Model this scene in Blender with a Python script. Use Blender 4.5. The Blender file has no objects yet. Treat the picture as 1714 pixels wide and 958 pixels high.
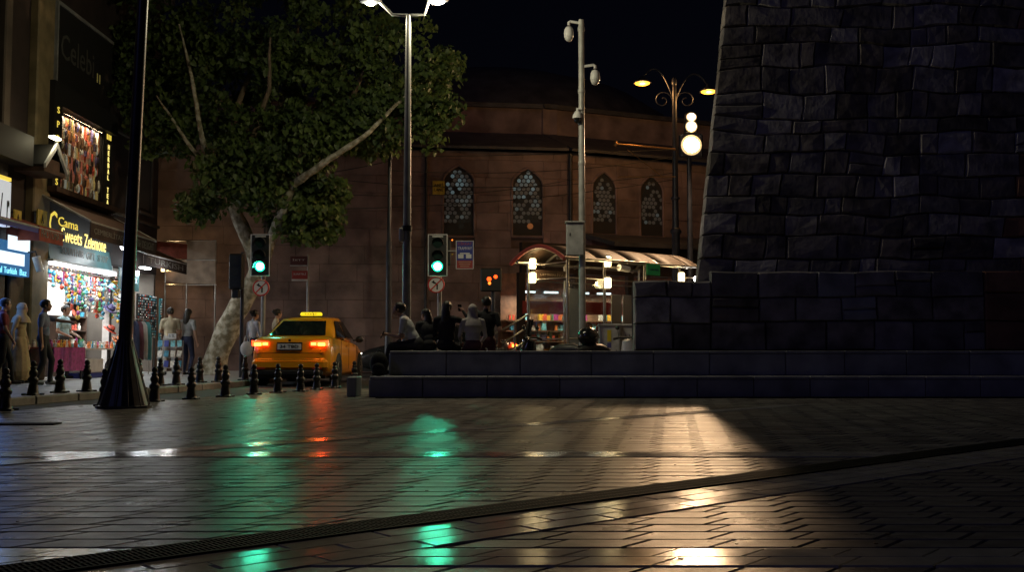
import bpy, bmesh, math, random
import numpy as np
from mathutils import Vector, Matrix, noise as mnoise
R = math.radians
random.seed(7)
S = bpy.context.scene
COL = S.collection

# ------------------------------------------------------------------ camera
CAMH = 0.78; FPX = 1714.0; PITCH = math.atan(107/FPX)
cd = bpy.data.cameras.new('camera'); cam = bpy.data.objects.new('camera', cd); COL.objects.link(cam)
cam.location = (0, 0, CAMH); cam.rotation_euler = (R(90)+PITCH, 0, 0)
cd.sensor_width = 36; cd.lens = 36*FPX/1714; cd.clip_start = .05; cd.clip_end = 2000
S.camera = cam
S.render.resolution_x, S.render.resolution_y = 1024, 573
# ------------------------------------------------------------------ world, night sky
W = bpy.data.worlds.new('World'); S.world = W; W.use_nodes = True
nt = W.node_tree; nt.nodes.clear()
sk = nt.nodes.new('ShaderNodeTexSky'); sk.sky_type = 'NISHITA'; sk.sun_disc = False
sk.sun_elevation = R(2); sk.sun_rotation = R(215)
bg = nt.nodes.new('ShaderNodeBackground'); bg.inputs[1].default_value = .0014
mx = nt.nodes.new('ShaderNodeMixRGB'); mx.blend_type = 'MULTIPLY'; mx.inputs[0].default_value = 1
mx.inputs[2].default_value = (.60, .55, 1.25, 1)
ow = nt.nodes.new('ShaderNodeOutputWorld')
nt.links.new(sk.outputs[0], mx.inputs[1]); nt.links.new(mx.outputs[0], bg.inputs[0]); nt.links.new(bg.outputs[0], ow.inputs[0])
# faint bluish fill added from behind and left, standing in for unseen blue signs
sl = bpy.data.lights.new('blue_fill', 'SUN'); sl.energy = .062; sl.angle = R(12); sl.color = (.34, .36, 1.0)
so = bpy.data.objects.new('blue_fill', sl); COL.objects.link(so)
so.rotation_euler = (R(62), 0, R(-38))
S.view_settings.view_transform = 'Standard'; S.view_settings.look = 'None'
S.view_settings.exposure = 0; S.view_settings.gamma = 1; S.view_settings.use_curve_mapping = False
S.render.engine = 'CYCLES'
S.cycles.use_denoising = True
S.cycles.max_bounces = 7; S.cycles.transparent_max_bounces = 16; S.cycles.diffuse_bounces = 3; S.cycles.glossy_bounces = 4
S.cycles.sample_clamp_indirect = 4; S.cycles.caustics_reflective = False; S.cycles.caustics_refractive = False

# ------------------------------------------------------------------ helpers
def ray(px, py):
    x = (px-857)/FPX; z = (479-py)/FPX
    return Vector((x, math.cos(PITCH)-z*math.sin(PITCH), math.sin(PITCH)+z*math.cos(PITCH)))
def at(px, py, d):            # real point at depth d seen in that direction (used to survey the place)
    r = ray(px, py); r = r*(d/r.y); return Vector((r.x, d, CAMH+r.z))
def G(px, py, h=0.0):         # point on the ground at height h
    r = ray(px, py); t = (h-CAMH)/r.z; return Vector((r.x*t, r.y*t, h))

MATS = {}
def mat(name, col, rough=.6, metal=0., emit=None, es=0., nscale=0, var=.25, bump=0., bscale=40., rand=0., coat=0., spec=.5, attr=None, ncol=None, alpha=1., rvar=0., bdist=.02, ramp=(.32,.68)):
    m = bpy.data.materials.new(name); m.use_nodes = True; MATS[name] = m
    t = m.node_tree; N = t.nodes; L = t.links; b = N['Principled BSDF']
    b.inputs['Base Color'].default_value = (*col, 1); b.inputs['Roughness'].default_value = rough
    b.inputs['Metallic'].default_value = metal; b.inputs['Specular IOR Level'].default_value = spec
    b.inputs['Coat Weight'].default_value = coat; b.inputs['Alpha'].default_value = alpha
    if emit: b.inputs['Emission Color'].default_value = (*emit, 1); b.inputs['Emission Strength'].default_value = es
    geo = None; cur = None
    if nscale or bump or rvar:
        geo = N.new('ShaderNodeTexCoord')
    if nscale:
        n = N.new('ShaderNodeTexNoise'); n.inputs['Scale'].default_value = nscale; n.inputs['Detail'].default_value = 6
        L.new(geo.outputs['Object'], n.inputs['Vector'])
        r = N.new('ShaderNodeValToRGB'); r.color_ramp.elements[0].position = ramp[0]; r.color_ramp.elements[1].position = ramp[1]
        c2 = ncol or tuple(c*(1-var) for c in col)
        r.color_ramp.elements[0].color = (*c2, 1); r.color_ramp.elements[1].color = (*(tuple(min(1, c*(1+var*.6)) for c in col) if not ncol else col), 1)
        L.new(n.outputs['Fac'], r.inputs[0]); cur = r.outputs[0]
    if rand:
        oi = N.new('ShaderNodeObjectInfo'); mr = N.new('ShaderNodeMapRange'); mr.inputs[3].default_value = 1-rand; mr.inputs[4].default_value = 1+rand*.7
        L.new(oi.outputs['Random'], mr.inputs[0]); src = mr.outputs[0]
    elif attr:
        at_ = N.new('ShaderNodeAttribute'); at_.attribute_name = attr; mr = N.new('ShaderNodeMapRange'); mr.inputs[3].default_value = .7; mr.inputs[4].default_value = 1.25
        L.new(at_.outputs['Fac'], mr.inputs[0]); src = mr.outputs[0]
    else: src = None
    if src:
        mm = N.new('ShaderNodeMixRGB'); mm.blend_type = 'MULTIPLY'; mm.inputs[0].default_value = 1
        if cur: L.new(cur, mm.inputs[1])
        else: mm.inputs[1].default_value = (*col, 1)
        L.new(src, mm.inputs[2]); cur = mm.outputs[0]
    if cur: L.new(cur, b.inputs['Base Color'])
    if rvar:
        n3 = N.new('ShaderNodeTexNoise'); n3.inputs['Scale'].default_value = 3.1; n3.inputs['Detail'].default_value = 5
        gp = N.new('ShaderNodeNewGeometry'); L.new(gp.outputs['Position'], n3.inputs['Vector'])
        m3 = N.new('ShaderNodeMapRange'); m3.inputs[1].default_value = .3; m3.inputs[2].default_value = .7
        m3.inputs[3].default_value = rough-rvar; m3.inputs[4].default_value = rough+rvar
        L.new(n3.outputs['Fac'], m3.inputs[0]); L.new(m3.outputs[0], b.inputs['Roughness'])
    if bump:
        n2 = N.new('ShaderNodeTexNoise'); n2.inputs['Scale'].default_value = bscale; n2.inputs['Detail'].default_value = 5
        L.new(geo.outputs['Object'], n2.inputs['Vector'])
        bp = N.new('ShaderNodeBump'); bp.inputs['Strength'].default_value = bump; bp.inputs['Distance'].default_value = bdist
        L.new(n2.outputs['Fac'], bp.inputs['Height']); L.new(bp.outputs[0], b.inputs['Normal'])
    return m
def emis(name, col, s):
    return mat(name, tuple(c*.5 for c in col), .5, emit=col, es=s)

WM = {}
class MB:
    def __init__(s): s.v = []; s.f = []; s.m = []; s.mi = 0; s.sm = []
    def add(s, vs, fs, smooth=False):
        o = len(s.v); s.v += [tuple(v) for v in vs]; s.f += [tuple(i+o for i in f) for f in fs]
        s.m += [s.mi]*len(fs); s.sm += [smooth]*len(fs); return s
    def box(s, c, d, rz=0, rx=0, ry=0):
        M = Matrix.Rotation(rz, 3, 'Z') @ Matrix.Rotation(ry, 3, 'Y') @ Matrix.Rotation(rx, 3, 'X'); c = Vector(c)
        vs = [c+M@Vector((x*d[0]/2, y*d[1]/2, z*d[2]/2)) for x in (-1, 1) for y in (-1, 1) for z in (-1, 1)]
        return s.add(vs, [(0,1,3,2),(4,6,7,5),(0,4,5,1),(2,3,7,6),(0,2,6,4),(1,5,7,3)])
    def bb(s, x0, x1, y0, y1, z0, z1): return s.box(((x0+x1)/2,(y0+y1)/2,(z0+z1)/2),(abs(x1-x0),abs(y1-y0),abs(z1-z0)))
    def bbox(s, c, d, b=.02, rz=0):     # bevelled box
        M = Matrix.Rotation(rz, 3, 'Z'); c = Vector(c); h = [x/2 for x in d]; b = min(b, min(h)*.6); vs = []; 
        for x in (-1,1):
            for y in (-1,1):
                for z in (-1,1):
                    for k in range(3):
                        p = [x*h[0], y*h[1], z*h[2]]
                        for a in range(3):
                            if a != k: p[a] -= (x,y,z)[a]*b
                        vs.append(c+M@Vector(p))
        def I(x,y,z,k): return ((x>0)*4+(y>0)*2+(z>0))*3+k
        fs = []
        for k in range(3):
            a, bb_ = [(1,2),(2,0),(0,1)][k]
            for sg in (-1,1):
                q = []
                for (u,w) in ((-1,-1),(1,-1),(1,1),(-1,1)):
                    p=[0,0,0]; p[k]=sg; p[a]=u; p[bb_]=w; q.append(I(*p,k))
                fs.append(tuple(q if sg>0 else q[::-1]))
        for k in range(3):
            a, b2 = [(1,2),(2,0),(0,1)][k]
            for u in (-1,1):
                for w in (-1,1):
                    p=[0,0,0]; p[a]=u; p[b2]=w; p[k]=-1; p0=tuple(p); p[k]=1; p1=tuple(p)
                    q=(I(*p0,a),I(*p1,a),I(*p1,b2),I(*p0,b2)); fs.append(q if u*w>0 else q[::-1])
        for x in (-1,1):
            for y in (-1,1):
                for z in (-1,1):
                    q=(I(x,y,z,0),I(x,y,z,1),I(x,y,z,2)); fs.append(q if x*y*z>0 else q[::-1])
        return s.add(vs, fs)
    def tube(s, pts, rad, n=10, cap=True, smooth=True):
        pts = [Vector(p) for p in pts]; rad = rad if isinstance(rad, (list, tuple)) else [rad]*len(pts)
        vs = []; fs = []; up = None
        for i, p in enumerate(pts):
            d = (pts[min(i+1, len(pts)-1)]-pts[max(i-1, 0)]).normalized()
            if up is None: up = Vector((0,0,1)) if abs(d.z) < .9 else Vector((1,0,0))
            a = (up-d*up.dot(d)).normalized(); b = d.cross(a); up = a
            for k in range(n):
                t = 2*math.pi*k/n; vs.append(p+(a*math.cos(t)+b*math.sin(t))*rad[i])
        for i in range(len(pts)-1):
            for k in range(n):
                k2 = (k+1) % n; fs.append((i*n+k, i*n+k2, (i+1)*n+k2, (i+1)*n+k))
        s.add(vs, fs, smooth)
        if cap:
            s.add(vs[:n], [tuple(range(n))[::-1]]); s.add(vs[-n:], [tuple(range(n))])
        return s
    def lathe(s, prof, n=16, c=(0,0,0), M=None, smooth=True):
        M = M or Matrix.Identity(3); c = Vector(c); vs = []; fs = []
        for r, z in prof:
            for k in range(n):
                t = 2*math.pi*(k+.5)/n; vs.append(c+M@Vector((r*math.cos(t), r*math.sin(t), z)))
        for i in range(len(prof)-1):
            for k in range(n):
                k2 = (k+1) % n; fs.append((i*n+k, i*n+k2, (i+1)*n+k2, (i+1)*n+k))
        s.add(vs, fs, smooth)
        if prof[0][0] > 1e-4: s.add(vs[:n], [tuple(range(n))[::-1]])
        if prof[-1][0] > 1e-4: s.add(vs[-n:], [tuple(range(n))])
        return s
    def ell(s, c, r, n=12, m=8, M=None, smooth=True):
        r = (r,r,r) if isinstance(r, (int,float)) else r
        M = M or Matrix.Identity(3); c = Vector(c)
        vs = [c+M@Vector((0,0,-r[2]))]; fs = []
        for i in range(1, m):
            p = -math.pi/2+math.pi*i/m
            for k in range(n):
                t = 2*math.pi*k/n; vs.append(c+M@Vector((r[0]*math.cos(p)*math.cos(t), r[1]*math.cos(p)*math.sin(t), r[2]*math.sin(p))))
        vs.append(c+M@Vector((0,0,r[2]))); T = len(vs)-1
        for k in range(n):
            k2=(k+1)%n; fs.append((0,1+k2,1+k)); fs.append((T,1+(m-2)*n+k,1+(m-2)*n+k2))
            for i in range(m-2): fs.append((1+i*n+k,1+i*n+k2,1+(i+1)*n+k2,1+(i+1)*n+k))
        return s.add(vs, fs, smooth)
    def prism(s, poly, vec):          # poly list of 3D points, extruded along vec
        poly = [Vector(p) for p in poly]; vec = Vector(vec); n = len(poly)
        nn = sum(((poly[i]-poly[0]).cross(poly[i+1]-poly[0]) for i in range(1,n-1)), Vector())
        if nn.dot(vec) > 0: poly = poly[::-1]
        vs = poly+[p+vec for p in poly]
        return s.add(vs, [tuple(range(n)), tuple(range(2*n-1,n-1,-1))]+[(i, i+n, (i+1)%n+n, (i+1)%n)[::-1] for i in range(n)][::1])
    def quad(s, a, b, c, d): return s.add([a,b,c,d], [(0,1,2,3)])
    def disc(s, c, r, nrm, n=16, th=.01):
        nrm = Vector(nrm).normalized(); a = nrm.orthogonal().normalized(); b = nrm.cross(a); c = Vector(c)
        return s.prism([c+(a*math.cos(2*math.pi*k/n)+b*math.sin(2*math.pi*k/n))*r for k in range(n)], nrm*th)
    def mesh(s, name, mats):
        me = bpy.data.meshes.new(name); me.from_pydata(s.v, [], s.f); 
        for m in (mats if isinstance(mats, (list, tuple)) else [mats]): me.materials.append(MATS[m] if isinstance(m, str) else m)
        me.polygons.foreach_set('material_index', s.m); me.polygons.foreach_set('use_smooth', s.sm); me.update(); return me
    def build(s, name, mats, parent=None, fix=False):
        me = s.mesh(name, mats)
        if fix:
            bm = bmesh.new(); bm.from_mesh(me); bmesh.ops.recalc_face_normals(bm, faces=bm.faces); bm.to_mesh(me); bm.free()
        return put(me, name, parent)
def put(me, name, parent=None):
    o = bpy.data.objects.new(name, me); COL.objects.link(o); WM[o] = Matrix.Identity(4)
    if parent: o.parent = parent; o.matrix_parent_inverse = WM[parent].inverted()
    return o
def tag(o, label=None, cat=None, group=None, kind=None):
    if label: o['label'] = label
    if cat: o['category'] = cat
    if group: o['group'] = group
    if kind: o['kind'] = kind
    return o
def thing(name, label, cat, loc=(0,0,0), group=None, rz=0):
    o = bpy.data.objects.new(name, None); COL.objects.link(o); o.empty_display_size = .2
    o.location = loc; o.rotation_euler = (0,0,rz); WM[o] = Matrix.Translation(loc) @ Matrix.Rotation(rz, 4, 'Z')
    return tag(o, label, cat, group)
def kids(o): return KID.get(o, [])
def copy_tree(o, parent=None):
    c = o.copy(); COL.objects.link(c)
    if parent: c.parent = parent
    WM[c] = WM[o]
    for ch in [x for x in bpy.data.objects if x.parent == o]: copy_tree(ch, c)
    return c
def dup(o, loc, rz=0, label=None, group=None, scale=None):
    c = copy_tree(o); c.location = loc; c.rotation_euler = (0,0,rz)
    if scale: c.scale = scale if isinstance(scale, tuple) else (scale,)*3
    if label: c['label'] = label
    if group: c['group'] = group
    return c
def text(name, body, size, loc, m, parent, rot=(R(90),0,0), width=None, align='CENTER', ext=.004, height=None):
    cu = bpy.data.curves.new('t', 'FONT'); cu.body = body; cu.size = size; cu.align_x = align; cu.align_y = 'CENTER'; cu.extrude = ext; cu.resolution_u = 2
    to = bpy.data.objects.new('t', cu); COL.objects.link(to)
    dg = bpy.context.evaluated_depsgraph_get(); me = bpy.data.meshes.new_from_object(to.evaluated_get(dg))
    bpy.data.objects.remove(to); bpy.data.curves.remove(cu)
    co = np.empty(len(me.vertices)*3); me.vertices.foreach_get('co', co); co = co.reshape(-1,3)
    if len(co) and width:
        w = co[:,0].max()-co[:,0].min(); 
        if w > 0: co[:,0] *= width/w
    if len(co) and height:
        h = co[:,1].max()-co[:,1].min()
        if h > 0: co[:,1] *= height/h
    Mx = np.array((Matrix.Translation(loc) @ __import__('mathutils').Euler(rot).to_matrix().to_4x4()))
    co = co @ Mx[:3,:3].T + Mx[:3,3]
    me.vertices.foreach_set('co', co.ravel()); me.materials.clear(); me.materials.append(MATS[m]); me.name = name; me.update()
    return put(me, name, parent)
def point(name, loc, W_, col, r=.1, parent=None, spot=None, rot=None, blend=.5):
    l = bpy.data.lights.new(name, 'SPOT' if spot else 'POINT'); l.energy = W_; l.color = col; l.shadow_soft_size = r
    if spot: l.spot_size = spot; l.spot_blend = blend
    o = bpy.data.objects.new(name, l); COL.objects.link(o); o.location = loc
    if rot: o.rotation_euler = rot
    if parent: o.parent = parent; o.matrix_parent_inverse = WM[parent].inverted()
    return o
def area(name, loc, W_, col, sx, sy, rot, parent=None):
    l = bpy.data.lights.new(name, 'AREA'); l.shape = 'RECTANGLE'; l.size = sx; l.size_y = sy; l.energy = W_; l.color = col
    o = bpy.data.objects.new(name, l); COL.objects.link(o); o.location = loc; o.rotation_euler = rot
    if parent: o.parent = parent; o.matrix_parent_inverse = WM[parent].inverted()
    return o
FX = (R(90), 0, R(90))       # text on a wall that faces +X

# ------------------------------------------------------------------ materials
mat('mortar', (.035,.034,.032), .8)
mat('paver', (.225,.21,.185), .31, spec=.08, nscale=9, var=.35, bump=.14, bscale=130, rand=.22, rvar=.06)
mat('paver_far', (.225,.21,.185), .31, spec=.08, nscale=3, var=.35, bump=.14, bscale=110, attr='tone', rvar=.06)
mat('band', (.48,.455,.40), .15, spec=.7, nscale=6, var=.22, bump=.05, bscale=80, rand=.15, rvar=.05)
mat('grate', (.010,.010,.010), .75, spec=.15)
mat('slot', (.008,.008,.008), .9)
mat('asphalt', (.045,.044,.043), .6, nscale=8, var=.3, bump=.4, bscale=120, rvar=.1)
mat('walk', (.26,.26,.25), .5, nscale=2.5, var=.25, bump=.2, bscale=50, rvar=.1)
mat('kerb', (.22,.22,.21), .6, nscale=5, var=.3, rand=.2)
mat('bench', (.27,.275,.30), .55, nscale=2.2, var=.35, bump=.25, bscale=45, rand=.2)
mat('monument', (.24,.22,.22), .85, nscale=2.3, var=.55, bump=.35, bscale=9, bdist=.04, rand=.40)
mat('monument2', (.20,.175,.16), .9, nscale=3.1, var=.6, bump=.35, bscale=8, bdist=.04, rand=.40)
mat('monument_pale', (.36,.34,.35), .85, nscale=4, var=.45, bump=.4, bscale=10, bdist=.04, rand=.4)
mat('monument_brown', (.26,.13,.08), .85, nscale=2, var=.4, bump=.6, bscale=14, rand=.3)  # brown stone at the right end, warm lamp light included in its colour
mat('core', (.17,.16,.16), .95, nscale=3, var=.4, bump=.6, bscale=20)
mat('iron', (.012,.012,.013), .38, nscale=14, var=.3, bump=.15)
mat('pole_dark', (.035,.038,.05), .36, metal=.2, nscale=6, var=.3)
mat('pole_grey', (.30,.30,.30), .38, metal=.15, nscale=4, var=.25)
mat('galv', (.40,.40,.38), .45, metal=.05, nscale=5, var=.25)
mat('white_paint', (.62,.62,.62), .45, nscale=6, var=.15)
mat('rubber', (.02,.02,.02), .8)
mat('bark', (.50,.46,.36), .85, nscale=6.5, bump=.9, bscale=9, bdist=.05, ncol=(.22,.19,.12), ramp=(.40,.60))
mat('bark_dark', (.16,.12,.08), .85, nscale=4, var=.5, bump=.5, bscale=12)
mat('wall_red', (.24,.165,.15), .85, nscale=1.3, var=.45, bump=.35, bscale=12, rand=.12)
mat('wall_back', (.12,.075,.06), .9)
mat('lead_roof', (.075,.07,.07), .6, nscale=2, var=.4)
mat('lattice', (.035,.032,.03), .8)
mat('pane_dark', (.05,.055,.06), .15)
emis('pane_lit', (.34,.52,.58), .13); emis('pane_soft', (.34,.46,.50), .06); emis('pane_mid', (.30,.32,.31), .025)
mat('pane_warm', (.3,.12,.05), .4, emit=(1,.35,.1), es=.12)
mat('facade', (.10,.082,.065), .8, nscale=1.6, var=.3, bump=.3, bscale=14)
mat('facade_dark', (.035,.023,.02), .8, nscale=2, var=.3)
mat('pilaster', (.22,.17,.09), .7, nscale=3, var=.3, bump=.2)
mat('black_panel', (.012,.011,.010), .65)
mat('brown_cloth', (.10,.055,.04), .9, nscale=5, var=.3, bump=.2, bscale=60)
mat('brown_cloth2', (.06,.04,.034), .9, nscale=5, var=.3)
mat('red_cloth', (.28,.07,.045), .9, nscale=5, var=.3)
mat('blue_cloth', (.10,.10,.30), .9)
mat('teal_sign', (.06,.16,.17), .45, nscale=3, var=.25)
mat('sign_text_dim', (.20,.20,.18), .6)
mat('gold_dim', (.4,.34,.12), .5, emit=(.9,.75,.2), es=.05)
emis('gold', (1.0,.74,.10), .85); emis('gold_hot', (1.0,.80,.22), 1.5)
emis('led', (.88,.96,1.0), 5.); emis('tube', (.92,.98,1.0), 6.)
emis('blue_box', (.02,.16,.42), .55); emis('blue_white', (.75,.90,1.0), 1.25); emis('cyan', (.25,.8,1.), 1.4)
emis('lightbox', (.80,.85,.90), .55); mat('poster_dim', (.22,.19,.17), .5)
mat('ink', (.01,.01,.012), .6); mat('board_script', (.07,.068,.06), .6)
mat('yellow_plate', (.55,.42,.05), .6, nscale=8, var=.3)
mat('shop_floor', (.30,.29,.28), .35)
mat('shop_wall', (.55,.52,.48), .8, nscale=3, var=.2)
mat('wood', (.20,.10,.05), .55, nscale=6, var=.4)
mat('wood_dark', (.08,.045,.03), .6, nscale=6, var=.4)
emis('poster_hot', (1.,.97,.92), 1.15)
emis('show_back', (1.,.50,.25), .16)
for i, c in enumerate([(.65,.10,.06),(.75,.45,.05),(.06,.30,.45),(.70,.66,.60),(.08,.35,.14),(.42,.06,.25),(.80,.75,.65),(.12,.10,.25),(.75,.22,.05),(.20,.55,.60)]):
    mat('good%d' % i, c, .35, nscale=14, var=.45)
for i, c in enumerate([(1.,.35,.1),(1.,.7,.25),(.9,.25,.15),(.9,.85,.7)]):
    mat('jar%d' % i, tuple(x*.4 for x in c), .2, emit=c, es=.16, nscale=20, var=.5)
mat('taxi', (.85,.34,.012), .28, coat=.6, nscale=2, var=.06)
mat('car_dark', (.025,.027,.032), .25, coat=.6)
mat('glass_car', (.010,.012,.013), .04, spec=.8)
mat('trim', (.015,.015,.016), .5)
mat('tyre', (.015,.015,.015), .85, bump=.3)
mat('rim', (.35,.35,.36), .3, metal=.8)
mat('chrome', (.6,.6,.6), .15, metal=1)
mat('plate', (.7,.7,.72), .4)
emis('tail_hot', (1.,.24,.02), 16.); emis('tail_red', (1.,.06,.012), 5.); emis('head_white', (1.,.95,.85), 9.)
emis('taxi_sign', (1.,.72,.02), 1.1); emis('indicator', (1.,.45,.03), 4.)
emis('green_lamp', (.02,1.,.50), 2.2); emis('green_core', (.07,1.,.55), 210.)
mat('lens_off', (.012,.03,.025), .2)
emis('red_lamp', (1.,.075,.008), 3.2); emis('amber_lamp', (1.,.20,.02), 3.)
mat('signal_box', (.012,.014,.014), .45)
mat('sign_white', (.72,.72,.72), .45); mat('sign_red', (.55,.03,.03), .45); mat('sign_blue', (.03,.045,.28), .45)
mat('sign_redder', (.34,.04,.035), .5); mat('sign_dark', (.10,.03,.03), .5); mat('sign_green', (.02,.22,.06), .5, emit=(.02,.3,.08), es=.05)
emis('lamp_white', (1.,.96,.80), 40.); emis('lamp_yellow', (1.,.93,.66), 12.); emis('sodium', (1.,.42,.035), 3.2)
emis('flood_rim', (1.,.66,.30), 1.15); emis('flood', (1.,.80,.52), 110.); emis('flood2', (1.,.85,.62), 40.)
emis('sconce', (1.,.78,.38), 9.); emis('spot_white', (1.,.98,.95), 10.); emis('ceil_lamp', (.80,.95,1.), 2.6)
mat('steel', (.40,.37,.33), .32, metal=.85, nscale=5, var=.2)
mat('canopy', (.06,.034,.02), .6, nscale=4, var=.3)
mat('rib_red', (.34,.06,.05), .5)
mat('cab', (.48,.48,.47), .55, nscale=6, var=.25)
mat('sticker_yellow', (.75,.58,.03), .5); mat('graffiti', (.03,.03,.035), .7)
mat('black_plastic', (.012,.012,.013), .18, coat=.5); mat('seat_black', (.02,.02,.02), .5)
mat('moped_white', (.5,.5,.52), .3)
mat('tram_floor', (.22,.21,.20), .7, nscale=3, var=.3)
mat('wire', (.012,.012,.012), .6)
mat('wire_lit', (.35,.20,.08), .35, metal=.7)  # orange lamp light on the bracket rods, put into their base colour
mat('canvas', (.50,.38,.28), .7, nscale=4, var=.3, alpha=.75)
emis('warm_lit', (1.,.72,.36), .75)
mat('skin', (.42,.24,.16), .55); mat('skin2', (.33,.18,.12), .55)
for n_, c in dict(c_white=(.60,.60,.62), c_black=(.010,.010,.012), c_dark=(.03,.03,.035), c_navy=(.02,.025,.06), c_beige=(.45,.38,.26), c_tan=(.40,.29,.15), c_red=(.16,.02,.025), c_grey=(.30,.30,.29), c_blue=(.20,.23,.34), c_aqua=(.42,.62,.68), c_maroon=(.10,.03,.045), c_teal=(.03,.16,.17), c_pale=(.46,.42,.40)).items():
    mat(n_, c, .85, nscale=7, var=.2, bump=.25, bscale=25)
mat('hair', (.012,.009,.007), .45, bump=.4, bscale=60)
def glassmat():
    m = bpy.data.materials.new('clear_glass'); m.use_nodes = True; MATS['clear_glass'] = m; t = m.node_tree; t.nodes.clear()
    o = t.nodes.new('ShaderNodeOutputMaterial'); a = t.nodes.new('ShaderNodeBsdfTransparent'); g = t.nodes.new('ShaderNodeBsdfGlossy'); x = t.nodes.new('ShaderNodeMixShader')
    a.inputs[0].default_value = (.90,.93,.92,1); g.inputs['Roughness'].default_value = .04; x.inputs[0].default_value = .07
    t.links.new(a.outputs[0], x.inputs[1]); t.links.new(g.outputs[0], x.inputs[2]); t.links.new(x.outputs[0], o.inputs[0])
glassmat()
def leafmat(name, c):
    m = bpy.data.materials.new(name); m.use_nodes = True; MATS[name] = m; t = m.node_tree; t.nodes.clear(); N = t.nodes; L = t.links
    o = N.new('ShaderNodeOutputMaterial'); d = N.new('ShaderNodeBsdfPrincipled'); tr = N.new('ShaderNodeBsdfTranslucent'); x = N.new('ShaderNodeMixShader')
    a = N.new('ShaderNodeAttribute'); a.attribute_name = 'tone'; r = N.new('ShaderNodeValToRGB')
    r.color_ramp.elements[0].color = (c[0]*.45, c[1]*.5, c[2]*.6, 1); r.color_ramp.elements[1].color = (c[0]*1.5, c[1]*1.35, c[2]*1.1, 1)
    L.new(a.outputs['Fac'], r.inputs[0]); L.new(r.outputs[0], d.inputs['Base Color']); L.new(r.outputs[0], tr.inputs[0]); d.inputs['Roughness'].default_value = .55
    x.inputs[0].default_value = .3; L.new(d.outputs[0], x.inputs[1]); L.new(tr.outputs[0], x.inputs[2]); L.new(x.outputs[0], o.inputs[0])
leafmat('leaf', (.082,.132,.038))

# ================================================================== THE SETTING
g = MB().quad((-400,-300,-.06),(400,-300,-.06),(400,700,-.06),(-400,700,-.06)).build('ground', 'asphalt'); tag(g, kind='structure')
rd = MB(); rd.add([(-60,18.2,-.022),(60,18.2,-.022),(60,60,-.022),(-60,60,-.022)], [(0,1,2,3)])
rd = rd.build('road', 'asphalt'); tag(rd, kind='structure')
# ---- plaza paving: slanted pavers in rows, lighter bands, a drain running across
pz = MB().add([(-30,-6,-.010),(30,-6,-.010),(30,20.5,-.010),(-30,20.5,-.010)], [(0,1,2,3)]).build('plaza', 'mortar'); tag(pz, kind='structure')
PW, PH, PS, PG = .345, .178, .15, .007
def paver_mesh_verts(x, y, tx=0, ty=0, dz=0, w=PW, h=PH, s=PS, g_=PG):
    out = []
    for ins, z in ((g_+.006, 0.), (g_, -.006), (g_, -.012)):
        k = ins*s/h
        for (a, b) in ((ins, ins), (w-ins, ins), (w-ins, h-ins), (ins, h-ins)):
            X = a+s*b/h; Y = b
            out.append((x+X, y+Y, z+dz+tx*(X-(w+s)/2)+ty*(Y-h/2)))
    return out
PF = [(0,1,2,3)]+[(i+4,(i+1)%4+4,(i+1)%4,i) for i in range(4)]+[(i+8,(i+1)%4+8,(i+1)%4+4,i+4) for i in range(4)]
def drain_y(x): return 5.10+.838*x
def in_drain(x, y): return -.55 < y-drain_y(x) < .12 
def b3(x): return 10.35+.985*x
BANDS = [(3.74, 4.06), (7.50, 7.86)]
cells = []
for r in range(-20, 96):
    y = 3.563+r*PH
    off = .028*r
    hw = .54*max(y, 1)+1.6
    c0 = int((-hw-off)/PW)-1; c1 = int((hw-off)/PW)+1
    for c in range(c0, c1):
        x = c*PW+off; xc = x+(PW+PS)/2; yc = y+PH/2
        if xc < -hw or xc > hw: continue
        if xc < -6.9+(yc-11)*.40 - .5: continue
        if any(b0 <= y and y+PH <= b1 for b0, b1 in BANDS): continue
        if yc > 16.85 and xc > -2.3: continue
        inv = abs(xc)/max(yc,.1) < .50 and yc > 3.5
        cells.append((x, y, inv, yc))
vis = sorted([c for c in cells if c[2]], key=lambda c: c[3])[:290]; vs_ = set(id(c) for c in vis)
pm = MB().add(paver_mesh_verts(-(PW+PS)/2, -PH/2), PF).mesh('paver', 'paver')
for (x, y, i_, yc) in vis:
    o = bpy.data.objects.new('paver', pm); COL.objects.link(o); o.parent = pz
    o.location = (x+(PW+PS)/2, y+PH/2, random.uniform(-.0012, .0008)); o.rotation_euler = (random.gauss(0,.003), random.gauss(0,.002), 0)
mb = MB(); tones = []
for c in cells:
    if id(c) in vs_: continue
    mb.add(paver_mesh_verts(c[0], c[1], random.gauss(0,.0015), random.gauss(0,.002), random.uniform(-.0012,.0008)), PF); tones += [random.random()]*12
fo = mb.build('far_pavers', 'paver_far', pz); a = fo.data.attributes.new('tone', 'FLOAT', 'POINT'); a.data.foreach_set('value', tones); tag(fo, kind='stuff')
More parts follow.
